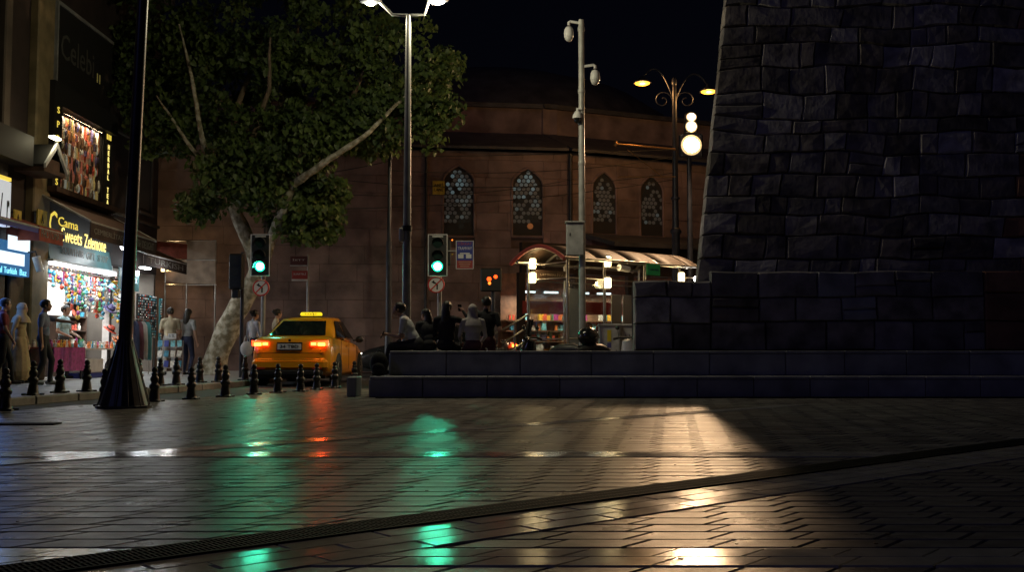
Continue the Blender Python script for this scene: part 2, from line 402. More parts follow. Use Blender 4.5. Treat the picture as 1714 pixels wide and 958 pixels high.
# light bands: X-wise
bmesh_band = {}
def band_stone(p, u, L_, w_, z=.0045, sh=0.):
    u = Vector(u).normalized(); v = Vector((-u.y, u.x, 0)); m_ = MB()
    g_ = .004; P = [Vector(p)+u*(a+sh*b)+v*b for a, b in ((g_, g_),(L_-g_, g_),(L_-g_, w_-g_),(g_, w_-g_))]
    c = sum(P, Vector())/4
    t1, t2 = random.gauss(0,.002), random.gauss(0,.003)
    top = [Vector((q.x+(c.x-q.x)*.02, q.y+(c.y-q.y)*.03, z+(q-c).dot(u)*t1+(q-c).dot(v)*t2)) for q in P]; bot = [Vector((q.x, q.y, z-.011)) for q in P]
    m_.add(top+bot, [(0,1,2,3)]+[(i+4,(i+1)%4+4,(i+1)%4,i) for i in range(4)])
    return m_.build('band_stone', 'band', pz)
for (b0, b1, n_) in ((3.74, 4.06, 2), (7.50, 7.86, 2)):
    w_ = (b1-b0)/n_
    for k in range(n_):
        x = -5.6+random.random()*.3 if b0 > 5 else -3.1+random.random()*.3
        while x < (4.8 if b0 > 5 else 2.6):
            band_stone((x, b0+k*w_, 0), (1,0,0), .34, w_, sh=.84); x += .34
ud = Vector((1,.838,0)).normalized(); nd = Vector((-ud.y, ud.x, 0))
for k in range(3):              # three rows along the drain
    t = -4.4+random.random()*.4
    while t < 9.:
        L_ = random.uniform(.42,.62)
        band_stone(Vector((0, 5.10, .002))+ud*t-nd*(.14+.145*(k+1)), ud, L_, .145, .006); t += L_
u3 = Vector((1,.985,0)).normalized(); t = -6.2
while t < 5.6:
    L_ = random.uniform(.45,.6); band_stone(Vector((0,10.35,0))+u3*t, u3, L_, .30); t += L_
# drains
def drain(p0, p1, w_, label):
    p0, p1 = Vector(p0), Vector(p1); u = (p1-p0).normalized(); v = Vector((-u.y,u.x,0)); L_ = (p1-p0).length
    T = thing('drain_channel', label, 'drain', p0)
    q = [p0-v*w_/2, p1-v*w_/2, p1+v*w_/2, p0+v*w_/2]; m_ = MB(); m_.prism([x+Vector((0,0,-.01)) for x in q], (0,0,.0185)); m_.build('channel', 'slot', T, True)
    fr = MB()
    for s_ in (-1,1): 
        c = (p0+p1)/2+v*s_*(w_/2+.008); fr.box((c.x,c.y,.006),(L_,.016,.016), rz=math.atan2(u.y,u.x))
    fr.build('frame', 'grate', T)
    sl_ = MB(); n = int(L_/.021)
    for i in range(n):
        c = p0+u*(i+.5)*L_/n; sl_.box((c.x,c.y,.0105),(.010,w_-.004,.007), rz=math.atan2(u.y,u.x))
    for s_ in (-.17,.17):
        c = (p0+p1)/2+v*s_*w_; sl_.box((c.x,c.y,.0108),(L_,.010,.008), rz=math.atan2(u.y,u.x))
    o = sl_.build('grating', 'grate', T); tag(o, kind='stuff')
P0 = Vector((0,5.10,0)); drain(P0-ud*4.4-nd*.02, P0+ud*9.-nd*.02, .205, 'long dark slotted drain running diagonally across the plaza paving')
drain((-2.2,16.66,0),(11,16.66,0), .16, 'narrow slotted drain along the foot of the stone bench')
drain((-7.2,10.62,0),(-4.75,10.78,0), .2, 'short dark drain grate near the flared lamp post')
# ---- sidewalk with kerbstones
KL = [(-9.6,3.),(-7.25,14.0),(-6.35,19.2),(-5.98,22.4),(-5.98,31.5),(-7.4,33.2),(-30,33.2),(-30,3.)]
sw = MB().prism([(x,y,-.02) for x,y in KL], (0,0,.12)).build('sidewalk', 'walk', None, True); tag(sw, kind='structure')
for (a, b) in zip(KL[:6], KL[1:6]):
    a, b = Vector((*a,0)), Vector((*b,0)); n = max(1, int((b-a).length/.9)); u = (b-a)/n; 
    for i in range(n):
        c = a+u*(i+.5)+Vector((u.y,-u.x,0)).normalized()*.065
        MB().bbox((c.x,c.y,.03),(u.length-.012,.13,.15),.018,rz=math.atan2(u.y,u.x)).build('kerbstone','kerb',sw)
# ---- stone bench: two courses of slabs in front of the monument
BN = thing('stone_bench', 'long two step grey stone bench round the foot of the monument', 'stone bench', (-2.3,17.,0))
MB().bb(-2.30,11.,16.94,17.50,0.,.325).build('lower_core','core',BN)
MB().bb(-2.04,11.,17.50,18.28,0.,.745).build('upper_core','core',BN)
def slabs(x0, x1, y, z0, z1, face_len, dep):
    x = x0
    while x < x1:
        L_ = random.uniform(*face_len); L_ = min(L_, x1-x)
        MB().bbox((x+L_/2, y+.04, (z0+z1-.05)/2),(L_-.010,.08,z1-z0-.055),.010).build('face_slab','bench',BN)
        MB().bbox((x+L_/2, y-.012+dep/2, z1-.024),(L_-.007,dep,.048),.009).build('seat_slab','bench',BN)
        x += L_
slabs(-2.34, 11., 16.9, 0, .342, (.85,1.2), .60)
slabs(-2.08, 11., 17.44, .342, .762, (.95,1.35), .86)
y = 17.5
while y < 18.2:
    MB().bbox((-2.06, y+.2, .535),(.08,.39,.36),.01).build('end_slab','bench',BN); y += .4
MB().bbox((-2.32,17.2,.15),(.08,.52,.29),.01).build('end_slab','bench',BN)
EB = MB().bbox((-2.66,17.35,.165),(.16,.62,.33),.015).build('stone_kerb_block','bench'); tag(EB,'short grey stone block just beyond the end of the bench','stone block')

# ---- monument: lower plinth and tapering tower of rough blocks
MON = thing('stone_monument', 'massive dark rough stone monument base tapering upward behind the bench', 'monument', (6.5,19.5,0))
def block(P, n, w, m_, parent, dep=.22, name='stone_block'):
    # P: function (a,b in 0..1) -> point on wall
    inset = .06; j = lambda k: random.uniform(-k, k)
    o = random.uniform(0.0, .028)
    sz = [(P(0,0)-P(1,0)).length, (P(0,0)-P(0,1)).length]
    ia = min(.25, .028/max(sz[0],.05)); ib = min(.25, .028/max(sz[1],.05))
    ring = [(ia,ib),(.5,ib+j(.02)),(1-ia,ib),(1-ia+j(.01),.5),(1-ia,1-ib),(.5,1-ib+j(.02)),(ia,1-ib),(ia+j(.01),.5)]
    out = [(0,0),(.5,0),(1,0),(1,.5),(1,1),(.5,1),(0,1),(0,.5)]
    e = .016
    f0 = [P(a+j(ia*.5),b+j(ib*.5))+n*(o+j(.007)) for a,b in ring]
    f1 = [P(a+(e if a<.5 else -e if a>.5 else 0),b+(e if b<.5 else -e if b>.5 else 0))-n*.022 for a,b in out]
    c = P(.5+j(.15),.5+j(.15))+n*(o+.005+j(.008))
    back = [q-n*dep for q in f1]
    m = MB(); m.add([c]+f0+f1+back, [(0,1+(i+1)%8,1+i)[::-1] for i in range(8)]+[(1+i,9+i,9+(i+1)%8,1+(i+1)%8) for i in range(8)]+[(9+i,17+i,17+(i+1)%8,9+(i+1)%8) for i in range(8)])
    return m.build(name, m_, parent, True)
def blockwall(f, s0, s1, z0, z1, n, parent, rows, lens, mats, jit=.25, warp=.35):
    f_ = f
    def f(s, z):
        q = f_(s, z); k = mnoise.noise_vector(Vector((q.x*1.3, q.z*1.1, 3.)))*.10*warp; e = 1. if s > .05 else 0.
        return q+Vector((k.x*e, 0, k.z))
    # f(s,z) -> Vector ; s0(z), s1(z)
    z = z0
    while z < z1-.05:
        h = random.uniform(*rows); 
        if z1-(z+h) < rows[0]*.6: h = z1-z
        a, b = s0(z), s1(z); s = a
        while s < b-.02:
            L_ = random.uniform(*lens)
            if b-(s+L_) < lens[0]*.6: L_ = b-s
            aa, hh, zz = s, h, z
            mt = random.choice(mats) if isinstance(mats, list) else mats(s, z)
            if random.random() < jit and h > .3 and L_ > .4:
                k = random.uniform(.35,.65)
                block(lambda p,q: f(aa+p*L_, zz+q*hh*k), n, L_, mt, parent); block(lambda p,q: f(aa+p*L_, zz+hh*k+q*hh*(1-k)), n, L_, random.choice(mats) if isinstance(mats,list) else mt, parent)
            else: block(lambda p,q: f(aa+p*L_, zz+q*hh), n, L_, mt, parent)
            s += L_
        z += h
# plinth
PL = [(2.22,18.6),(8.6,18.6),(11.5,18.9),(11.5,24.5),(6.6,24.5),(4.6,22.4)]
MB().prism([(x+(.06 if x<5 else 0),y+.08,.3) for x,y in PL],(0,0,1.66)).build('plinth_core','core',MON,True)
MB().prism([(x+(.06 if x<5 else 0),y+.9 if y<19 else y,1.0) for x,y in PL if True],(0,0,1.0)).build('plinth_fill','core',MON,True)
mm3 = lambda s, z: random.choice(['bench','monument','monument_pale','monument','monument2'])
blockwall(lambda s,z: Vector((s,18.6,z)), lambda z:2.22, lambda z:3.62, .765, 2.03, Vector((0,-1,0)), MON, (.38,.52), (.45,.75), mm3, .1)
blockwall(lambda s,z: Vector((s,18.6,z)), lambda z:3.62, lambda z:8.6, .765, 2.22, Vector((0,-1,0)), MON, (.42,.55), (.6,1.1), lambda s,z: random.choice(['monument','monument2','monument','bench']), .1)
blockwall(lambda s,z: Vector((8.6+s*.996,18.6+s*.1,z)), lambda z:0, lambda z:2.9, .765, 2.22, Vector((.1,-.99,0)).normalized(), MON, (.45,.6), (.7,1.1), lambda s,z:'monument_brown', .0)
cn = Vector((-.848,.53,0)); cv = Vector((2.38,3.8,0)).normalized()
blockwall(lambda s,z: Vector((2.22,18.6,z))+cv*s, lambda z:.34, lambda z:4.4, .2, 2.03, Vector((-cv.y,cv.x,0)), MON, (.4,.55), (.7,1.2), mm3, 0)
# tower
TZ0, TZ1 = 2.15, 10.6
def tx(z): return 3.46+(z-2.2)*.124
def ty(z): return 19.05+(z-2.2)*.07
MB().add([(tx(TZ0)+.09,ty(TZ0)+.035,1.7),(12.,ty(TZ0)+.035,1.7),(12.,24.2,1.7),(6.6,24.2,1.7),(5.9,22.6,1.7),
          (tx(TZ1)+.09,ty(TZ1)+.035,TZ1),(11.,ty(TZ1)+.035,TZ1),(11.,23.6,TZ1),(7.,23.6,TZ1),(6.6,22.4,TZ1)],
         [(0,1,6,5),(1,2,7,6),(2,3,8,7),(3,4,9,8),(4,0,5,9),(5,6,7,8,9)]).build('tower_core','core',MON,True)
mmT = lambda s, z: ('monument_brown' if s > 5.4+random.uniform(-.5,.5) and random.random()<.75 else random.choice(['monument','monument','monument2','monument2','monument_pale']))
blockwall(lambda s,z: Vector((tx(z)+s,ty(z),z)), lambda z: 0., lambda z: 7.9-(z-2)*.1, 2.0, 8.6, Vector((0,-1,.07)).normalized(), MON, (.28,.50), (.28,1.0), mmT, .08, warp=1.)
def tl(s, z): 
    a = Vector((tx(z),ty(z),z)); b = Vector((5.9+(z-2)*.09,22.6,z)); return a.lerp(b, s)
blockwall(tl, lambda z:.075, lambda z:1., 2.0, 8.6, Vector((-.83,.55,.1)).normalized(), MON, (.45,.6), (.17,.3), mmT, 0)

# ---- historic building with arched lattice windows
HB = thing('historic_building', 'old reddish stone building with tall pointed arch lattice windows', 'building', (0,36,0))
A0, A1, B1 = Vector((-13.,34.1,0)), Vector((1.95,36.,0)), Vector((9.5,39.3,0))
def facade_wall(p, q, ztop, wins, cell, nm):
    u = (q-p).normalized(); n = Vector((u.y,-u.x,0)); L_ = (q-p).length
    F = lambda s,z: p+u*s+Vector((0,0,z))
    MB().prism([F(0,0)-n*.06,F(L_,0)-n*.06,F(L_,0)-n*.6,F(0,0)-n*.6],(0,0,ztop-.01)).build('wall_core','wall_back',HB,True)
    z = 0.; r = 0
    while z < ztop-.02:
        h = min(cell[1], ztop-z); s = -random.random()*cell[0]*.5
        while s < L_:
            w = cell[0]*random.uniform(.8,1.2); a, b = max(s,0), min(s+w,L_)
            segs = [(a,b)]
            for (c, hw, zb, zt) in wins:
                if z+h > zb+.02 and z < zt+.10:
                    k = 1.
                    new = []
                    for (x0,x1) in segs:
                        l, rr = c-hw*k, c+hw*k
                        if x1 <= l or x0 >= rr: new.append((x0,x1))
                        else:
                            if x0 < l-.03: new.append((x0,l))
                            if x1 > rr+.03: new.append((rr,x1))
                    segs = new
            for (x0,x1) in segs:
                if x1-x0 < .04: continue
                c_ = F((x0+x1)/2, z+h/2)-n*(.05+random.uniform(-.008,.004))
                MB().bbox(c_,(x1-x0-.006,.16,h-.006),.009,rz=math.atan2(u.y,u.x)).build('wall_stone','wall_red',HB)
            s += w
        z += h; r += 1
    for (c, hw, zb, zt) in wins:
        # pointed arch panel set back in the opening
        wm = MB(); pts = [(-hw,zb),(hw,zb),(hw,zt-.62)]
        NA = 7
        for k in range(1,NA+1): pts.append((hw*(1-(k/NA)**2.1), zt-.62+.62*k/NA))
        pts += [(-a,b) for a,b in pts[3:-1][::-1]]+[(-hw,zt-.62)]
        rows_ = [z for z in np.arange(0,ztop+cell[1],cell[1]) if z >= zt+.10]; zr_ = min(rows_[0] if rows_ else ztop, ztop)
        ap = MB(); arch = [(hw,zt-.62)]+[(hw*(1-(k/NA)**2.1), zt-.62+.62*k/NA) for k in range(1,NA+1)]
        for sg in (-1,1):
            for q0,q1 in zip(arch,arch[1:]):
                P4 = [F(c+sg*q0[0],q0[1])+n*.02,F(c+sg*(hw+.004),q0[1])+n*.02,F(c+sg*(hw+.004),q1[1])+n*.02,F(c+sg*q1[0],q1[1])+n*.02]
                ap.prism(P4 if q0[0]<hw-.001 else [P4[0],P4[2],P4[3]], -n*.12)
        ap.prism([F(c-hw,zt)+n*.02,F(c+hw,zt)+n*.02,F(c+hw,zr_-.005)+n*.02,F(c-hw,zr_-.005)+n*.02], -n*.12)
        ap.build('arch_spandrel','wall_red',HB,True)
        wm.prism([F(c+a,b)-n*.02 for a,b in pts], -n*.03)
        wo = wm.build('window','lattice',HB,True)
        fr = MB()
        for i in range(len(pts)):
            a, b = pts[i], pts[(i+1)%len(pts)]; fr.tube([F(c+a[0],a[1])+n*.02,F(c+b[0],b[1])+n*.02],.05,6)
        fr.build('frame','wall_red',wo)
        st = .165; row = 0; zz = zb+.55
        while zz < zt-.12:
            xx = -hw+.10+(st/2 if row%2 else 0)
            while xx < hw-.06:
                lim = hw if zz < zt-.62 else hw*max(0.,(zt-.1-zz)/.62)**.6
                if abs(xx) < lim-.05:
                    q = (zz-zb)/(zt-zb)
                    if nm == 'A': mt = random.choices(['pane_lit','pane_soft','pane_mid','pane_dark'],[max(0,q-.5)*1.6,max(.05,q-.3),.5,.18])[0]
                    else: mt = random.choices(['pane_soft','pane_mid','pane_dark'],[.06,.6,.35])[0]
                    MB().disc(F(c+xx,zz)-n*.02, st*.43, n, 8, .012).build('pane',mt,wo,True)
                xx += st
            zz += st*.87; row += 1
        if nm == 'A': MB().disc(F(c+.1,zb+.38)-n*.02,.11,n,8,.013).build('pane','pane_warm' if c>11.5 else 'pane_dark',wo,True)
def sA(px):  # distance along facade A that is seen at px
    k = (px-857)/FPX; u = (A1-A0).normalized(); return (k*A0.y-A0.x)/(u.x-k*u.y)
def sB(px):
    k = (px-857)/FPX; u = (B1-A1).normalized(); return (k*A1.y-A1.x)/(u.x-k*u.y)
facade_wall(A0, A1, 7.75, [(sA(767),.56,4.72,7.25),(sA(883),.56,4.75,7.2)], (1.25,.62), 'A')
facade_wall(A1, B1, 7.75, [(sB(1012),.50,4.9,7.2),(sB(1092),.50,4.9,7.2)], (1.25,.62), 'B')
uA = (A1-A0).normalized(); nA = Vector((uA.y,-uA.x,0)); uB = (B1-A1).normalized(); nB = Vector((uB.y,-uB.x,0)); Z = Vector((0,0,1))
def roofstrip(a, b, n, z0, z1, back, over, m_, nm):
    MB().prism([a+n*over+Z*z0, b+n*over+Z*z0, b+n*over+Z*(z0+.09), b-n*back+Z*z1, a-n*back+Z*z1, a+n*over+Z*(z0+.09)][0:0] or [a+n*over+Z*z0, a+n*over+Z*(z0+.10), a-n*back+Z*z1, a-n*back+Z*(z1-.12)], b-a).build(nm, m_, HB, True)
roofstrip(A0,A1,nA,7.76,8.85,2.,.42,'lead_roof','eave_roof'); roofstrip(A1,B1+uB*.5,nB,7.765,8.85,2.,.42,'lead_roof','eave_roof')
for (a,b,n,nm) in ((A0,A1,nA,'A'),(A1,B1,nB,'B')):
    MB().prism([a-n*2+Z*8.7,b-n*2+Z*8.7,b-n*2.5+Z*8.7,a-n*2.5+Z*8.7],(0,0,1.15)).build('upper_wall','wall_red',HB,True)
    MB().prism([a-n*1.85+Z*9.8,b-n*1.85+Z*9.8,b-n*2.6+Z*9.8,a-n*2.6+Z*9.8],(0,0,.16)).build('cornice','lead_roof',HB,True)
dm = MB().lathe([(9.2,9.85),(8.4,10.8),(6.8,11.9),(4.2,12.8),(1.5,13.2),(.01,13.3)],32,(-1,47,0)); dm.build('dome','lead_roof',HB)
for px, w in ((955,.07),(712,.05)):
    q = A0+uA*sA(px)+nA*.09; MB().tube([q+Z*.2,q+Z*7.7],w,8).build('drain_pipe','pole_dark',HB)
for px, py in ((735,297),): 
    pass
q = A0+uA*(sA(733))+nA*.06
SG = thing('wall_notice', 'small pale yellow notice board on the wall beside the arched window', 'notice', q+Z*6.6)
c = q+Z*6.42; az = math.atan2(uA.y,uA.x)
MB().box(c,(.42,.03,.48),rz=az).build('board','yellow_plate',SG); text('lettering','AMFİ\nLANE',.14,c-nA*-.022,'ink',SG,(R(90),0,az),width=.32,height=.3)
# lean-to shop row under facade B, seen through the tram shelter
LT = thing('shop_arcade', 'low dark shop arcade with lit interior behind the tram shelter', 'arcade', (4,34,0))
a, b = Vector((.3,33.3,0)), Vector((9.6,37.3,0)); u = (b-a).normalized(); n = Vector((u.y,-u.x,0)); L_ = (b-a).length
a2 = a+u*3.2; MB().prism([a2+n*.5+Z*4.25, a2+n*.5+Z*4.4, a2-n*1.9+Z*4.95, a2-n*1.9+Z*4.8],b-a2).build('roof','lead_roof',LT,True)
MB().prism([a+n*.05+Z*3.3,b+n*.05+Z*3.3,b-n*.15+Z*3.3,a-n*.15+Z*3.3],(0,0,1.0)).build('fascia','facade_dark',LT,True)
MB().prism([a+n*.12+Z*1.95,b+n*.12+Z*1.95,b+n*.02+Z*1.95,a+n*.02+Z*1.95],(0,0,.42)).build('sign_band','sign_redder',LT,True)
MB().prism([a-n*1.75,b-n*1.75,b-n*1.8,a-n*1.8],(0,0,3.4)).build('back_wall','wood',LT,True)
for i in range(6):
    q = a+u*(L_*i/5.-.0)+n*0; MB().box(q+Z*1.65-n*.02,(.22,.22,3.3),rz=math.atan2(u.y,u.x)).build('pillar','facade_dark',LT)
    if i < 5:
        for k in (.3,.72):
            q2 = a+u*(L_*(i+k)/5)-n*.8+Z*2.72
            MB().box(q2,(.5,.10,.06),rz=math.atan2(u.y,u.x)).build('ceiling_lamp','ceil_lamp',LT)
        area('arcade_light', a+u*(L_*(i+.5)/5)-n*.8+Z*2.66, 60, (1.,.86,.66), 1.4, .5, (0,0,0), LT)
gd = MB(); mats_ = ['good%d' % i for i in range(10)]
for i in range(460):
    gd.mi = random.randrange(10); s = random.uniform(.2,L_-.2); k = random.random(); dep = 1.6-k*.0-random.random()*.25
    zz = random.choice([.35,.75,1.1,1.45,1.8]); h = random.uniform(.1,.3)
    gd.box(a+u*s-n*dep+Z*(zz+h/2),(random.uniform(.06,.22),.1,h),rz=math.atan2(u.y,u.x)+random.uniform(-.3,.3))
o = gd.build('goods_shelves', mats_, LT); tag(o, kind='stuff')
for k in range(5):
    MB().prism([a-n*1.72+Z*(.32+.36*k),b-n*1.72+Z*(.32+.36*k),b-n*1.28+Z*(.32+.36*k),a-n*1.28+Z*(.32+.36*k)],(0,0,.028)).build('shelf','wood',LT,True)

# ================================================================== POLES AND LAMPS
# flared lamp post at the plaza edge
b0 = G(207,683); T = thing('flared_lamp_post', 'tall dark tapering lamp post with wide flared base at the plaza edge', 'lamp post', b0)
M8 = MB(); M8.lathe([(.36,0),(.36,.03),(.325,.035),(.30,.10),(.235,.32),(.165,.58),(.112,.82),(.096,.92)],12,b0,smooth=False); M8.build('base_cone','pole_dark',T)
MB().tube([b0+Z*.9,b0+Vector((.06,0,3.)),b0+Vector((.16,0,6.5)),b0+Vector((.24,0,9.2))],[.090,.082,.070,.055],16).build('shaft','pole_dark',T)
m = MB()
for k in range(12):
    t = 2*math.pi*k/12; m.tube([b0+Vector((.34*math.cos(t),.34*math.sin(t),.02)), b0+Vector((.10*math.cos(t),.10*math.sin(t),.9))],.008,5)
m.build('seam_ribs','pole_dark',T)
for s_ in (-1,1):
    h = MB(); h.tube([b0+Vector((.24,0,9.1)),b0+Vector((.24+s_*.5,0,9.3)),b0+Vector((.24+s_*1.0,0,9.32))],.04,8); a_ = h.build('arm','pole_dark',T)
    MB().bbox(b0+Vector((.24+s_*1.2,0,9.3)),(.55,.25,.10),.03).build('lamp_head','pole_dark',a_)

# street lamp by the tree
def street_lamp():
    LD = 18.9; b = Vector((at(680,586,LD).x,LD,-.02)); T = thing('street_lamp','slim grey double armed street lamp glowing white beside the plane tree','street lamp',b)
    top = 7.08
    MB().lathe([(.20,0),(.20,.04),(.13,.06),(.12,.9),(.105,.94)],12,b).build('base_sleeve','pole_grey',T)
    MB().tube([b+Z*.9,b+Z*3.0,b+Z*top],[.085,.075,.05],14).build('pole','pole_grey',T)
    MB().lathe([(.095,0),(.095,.10)],12,b+Z*3.0).build('clamp_ring','trim',T)
    MB().bbox(b+Vector((-.10,-.02,2.93)),(.09,.12,.26),.02).build('junction_box','cab',T)
    for s_, px, py, mt, wt in ((-1,620,6,'lamp_yellow',120),(1,732,4,'lamp_white',390)):
        e = at(px,py,LD); a_ = MB().tube([b+Z*top,b+Vector((s_*.3,0,top+.02)),Vector((e.x-s_*.16,LD,e.z+.05))],[.035,.03,.026],8).build('arm','pole_grey',T)
        h = MB(); h.ell((e.x,LD,e.z+.055),(.22,.15,.05),14,8); hd = h.build('lamp_head','pole_dark',T)
        l = MB(); l.ell((e.x,LD,e.z+.02),((.14 if s_>0 else .10),.09,.05),14,8); l.build('lens',mt,hd)
        point('lamp_light',(e.x,LD,e.z-.10),wt*.85,(1.,.90,.58),.06,T)
street_lamp()
# dark catenary pole behind it, with wires
def dark_pole(px, d, top, label, r=.085, box=False):
    b = Vector((at(px,586,d).x,d,-.02)); T = thing('tram_pole',label,'pole',b)
    MB().lathe([(r*1.9,0),(r*1.9,.05),(r*1.25,.12),(r*1.2,1.1),(r,1.2)],12,b).build('base_sleeve','pole_dark',T)
    MB().tube([b+Z*1.1,b+Z*(top*.62)],[r,r*.95],12).build('lower_shaft','pole_dark',T)
    MB().tube([b+Z*(top*.61),b+Z*top],[r*.72,r*.6],12).build('upper_shaft','pole_dark',T)
    MB().ell(b+Z*top,(r*.9,r*.9,r*1.3),10,6).build('finial','pole_dark',T)
    return T, b
TP, tb = dark_pole(650,28.,6.1,'slim dark stepped pole standing between the tree and the street lamp')
def wire(p, q, sag, m_, label, r=.012, n=14):
    p, q = Vector(p), Vector(q); pts = [p.lerp(q,i/n)-Z*sag*4*(i/n)*(1-i/n) for i in range(n+1)]
    o = MB().tube(pts,r,5).build('overhead_wire',m_); tag(o,label,'wire','overhead tram wires'); return o
WL = 'thin dark overhead tram wire strung in front of the old building'
for (p,q,s_) in (((650,262,28),(1135,250,31.5),.05),((650,285,28),(1135,262,31.5),.25),((560,300,28.5),(1135,288,31.5),.35),((545,350,28.5),(1133,300,31.5),.2),((650,270,28),(430,300,31),.1),((560,325,29),(960,300,35.9),.25)):
    wire(at(*p),at(*q),s_,'wire',WL,.011)
# flood-light pole beside the monument
b = Vector((at(1157,586,29.5).x,29.5,-.02)); FL = thing('floodlight_pole','dark pole carrying blazing warm floodlights beside the monument','floodlight pole',b)
MB().tube([b,b+Z*1.2,b+Z*7.7],[.11,.10,.06],12).build('pole','pole_dark',FL)
def floodhead(py, rw, rh, mt, off=-.16):
    e = at(1157,py,29.5-.16); hd = MB().bbox(e+Vector((0,.08,0)),(rw*2.3,.16,rh*2.3),.04).build('flood_housing','pole_dark',FL)
    rg_ = MB().ell(e+Vector((0,-.02,0)),(rw,.04,rh),20,10).build('flood_lens','flood_rim',hd); MB().ell(e+Vector((0,-.05,0)),(rw*.72,.04,rh*.72),18,10).build('flood_bulb',mt,hd); return e
e1 = floodhead(243,.30,.30,'flood'); e2 = floodhead(212,.17,.17,'flood2'); e3 = floodhead(196,.15,.13,'flood2')
point('flood_light',e1+Vector((0,-.14,-.02)),1750,(1.,.62,.33),.12,FL,spot=R(172),rot=(R(-70),0,R(-6)),blend=.25); point('flood_light',e3+Vector((0,-.16,0)),260,(1.,.62,.33),.1,FL,spot=R(172),rot=(R(-70),0,R(-6)),blend=.25)
# ornate double lamp post with sodium lamps and a tram bracket
b = Vector((at(1133,586,31.5).x,31.5,-.02)); OL = thing('ornate_lamp_post','dark ornate lamp post with scrolled arms and two orange sodium lamps','lamp post',b)
MB().lathe([(.24,0),(.24,.15),(.18,.2),(.17,1.2),(.13,1.3),(.12,4.35),(.17,4.42),(.17,4.5),(.115,4.56)],12,b).build('lower_shaft','pole_dark',OL)
MB().tube([b+Z*4.4,b+Z*9.05],[.11,.065],12).build('upper_shaft','pole_dark',OL)
MB().lathe([(.135,0),(.15,.04),(.135,.08)],12,b+Z*5.45).build('collar','pole_dark',OL); MB().ell(b+Z*9.15,(.09,.09,.16),10,6).build('finial','pole_dark',OL)
for s_, px, py in ((-1,1075,139),(1,1186,153)):
    e = at(px,py,31.5); c = Vector((b.x,31.5,0)); dx = e.x-b.x; pts = []
    for k in range(15):
        t = k/14; pts.append(Vector((b.x+dx*t, 31.5, 8.45+(e.z+.22-8.45)*t+.62*math.sin(math.pi*min(1,t*1.05))**.8)))
    pts.append(Vector((e.x,31.5,e.z+.06)))
    ar = MB().tube(pts,.028,7).build('scroll_arm','pole_dark',OL)
    cu = []
    for k in range(18):
        t = k/17*math.pi*2.6; rr = .30*(1-k/22); cu.append(Vector((b.x+s_*(.36-rr*math.cos(t)*1.),31.5,8.55+rr*math.sin(t))))
    MB().tube(cu,.018,6).build('scroll','pole_dark',ar)
    hd = MB().lathe([(.04,.22),(.10,.15),(.27,.03),(.28,0)],14,Vector((e.x,31.5,e.z)) ).build('lamp_hood','pole_dark',OL)
    MB().ell((e.x,31.5,e.z-.0),(.24,.24,.07),14,8).build('lens','sodium',hd)
    point('lamp_light',(e.x,31.4,e.z-.14),110,(1.,.5,.16),.1,OL)
p1 = at(1031,241,31.4); p2 = Vector((b.x,31.4,at(1133,250,31.4).z)); br = MB().tube([p1,p2],.032,8).build('bracket_arm','wire_lit',OL)
MB().tube([at(1050,250,31.4),at(1100,292,31.4)+Vector((.2,0,-.1))],.014,6).build('stay_rod','wire_lit',br); MB().ell(p1,(.07,.07,.09),8,6).build('insulator','wire_lit',br)
p3 = at(1034,296,31.4); MB().tube([p3,Vector((b.x,31.4,p3.z))],.018,6).build('lower_rod','wire_lit',OL)
# surveillance pole
b = Vector((at(975,586,21.5).x,21.5,-.02)); CP = thing('camera_pole','grey steel pole with three dome cameras and a grey cabinet','camera pole',b)
MB().lathe([(.16,0),(.16,.03),(.08,.05),(.07,.3)],12,b).build('foot_plate','galv',CP)
MB().tube([b+Z*.04,b+Z*2.4,b+Z*7.85],[.078,.07,.058],14).build('pole','galv',CP)
for z_ in (7.6,6.25,4.7): MB().lathe([(.066,0),(.075,.02),(.075,.08),(.066,.10)],12,b+Z*z_).build('clamp_band','galv',CP)
e = at(962,402,21.5); cb = MB().bbox((e.x-.0,21.42,e.z),(.36,.24,.68),.015).build('cabinet','cab',CP)
MB().bbox((e.x,21.41,e.z+.36),(.42,.29,.035),.01).build('cabinet_roof','cab',cb); MB().box((e.x-.11,21.296,e.z+.1),(.02,.012,.06)).build('latch','trim',cb)
for px, py, s_, dz in ((952,57,-1,.16),(996,130,1,.13)):
    e = at(px,py,21.5); z_ = at(px,py-20,21.5).z
    a_ = MB().tube([Vector((b.x,21.5,z_-.02)),Vector((e.x+s_*-.03,21.5,z_+.02)),Vector((e.x,21.5,z_+.0)),Vector((e.x,21.5,z_-.06))],.030,8).build('camera_arm','white_paint',CP)
    c_ = MB().lathe([(.03,.17),(.07,.15),(.095,.10),(.105,.02),(.102,-.06),(.07,-.075)],14,e).build('dome_camera','white_paint',a_)
    MB().ell(e-Z*.075,(.088,.088,.085),12,8).build('dome_glass','cab',a_)
e = at(966,195,21.5); a_ = MB().tube([Vector((b.x,21.45,e.z+.14)),Vector((e.x,21.42,e.z+.14)),Vector((e.x,21.42,e.z+.05))],.035,8).build('camera_arm','white_paint',CP)
MB().lathe([(.03,.10),(.06,.08),(.10,0),(.105,-.06)],14,(e.x,21.42,e.z)).build('dome_camera','white_paint',a_); MB().ell((e.x,21.42,e.z-.08),(.08,.08,.09),12,8).build('dome_glass','glass_car',a_)

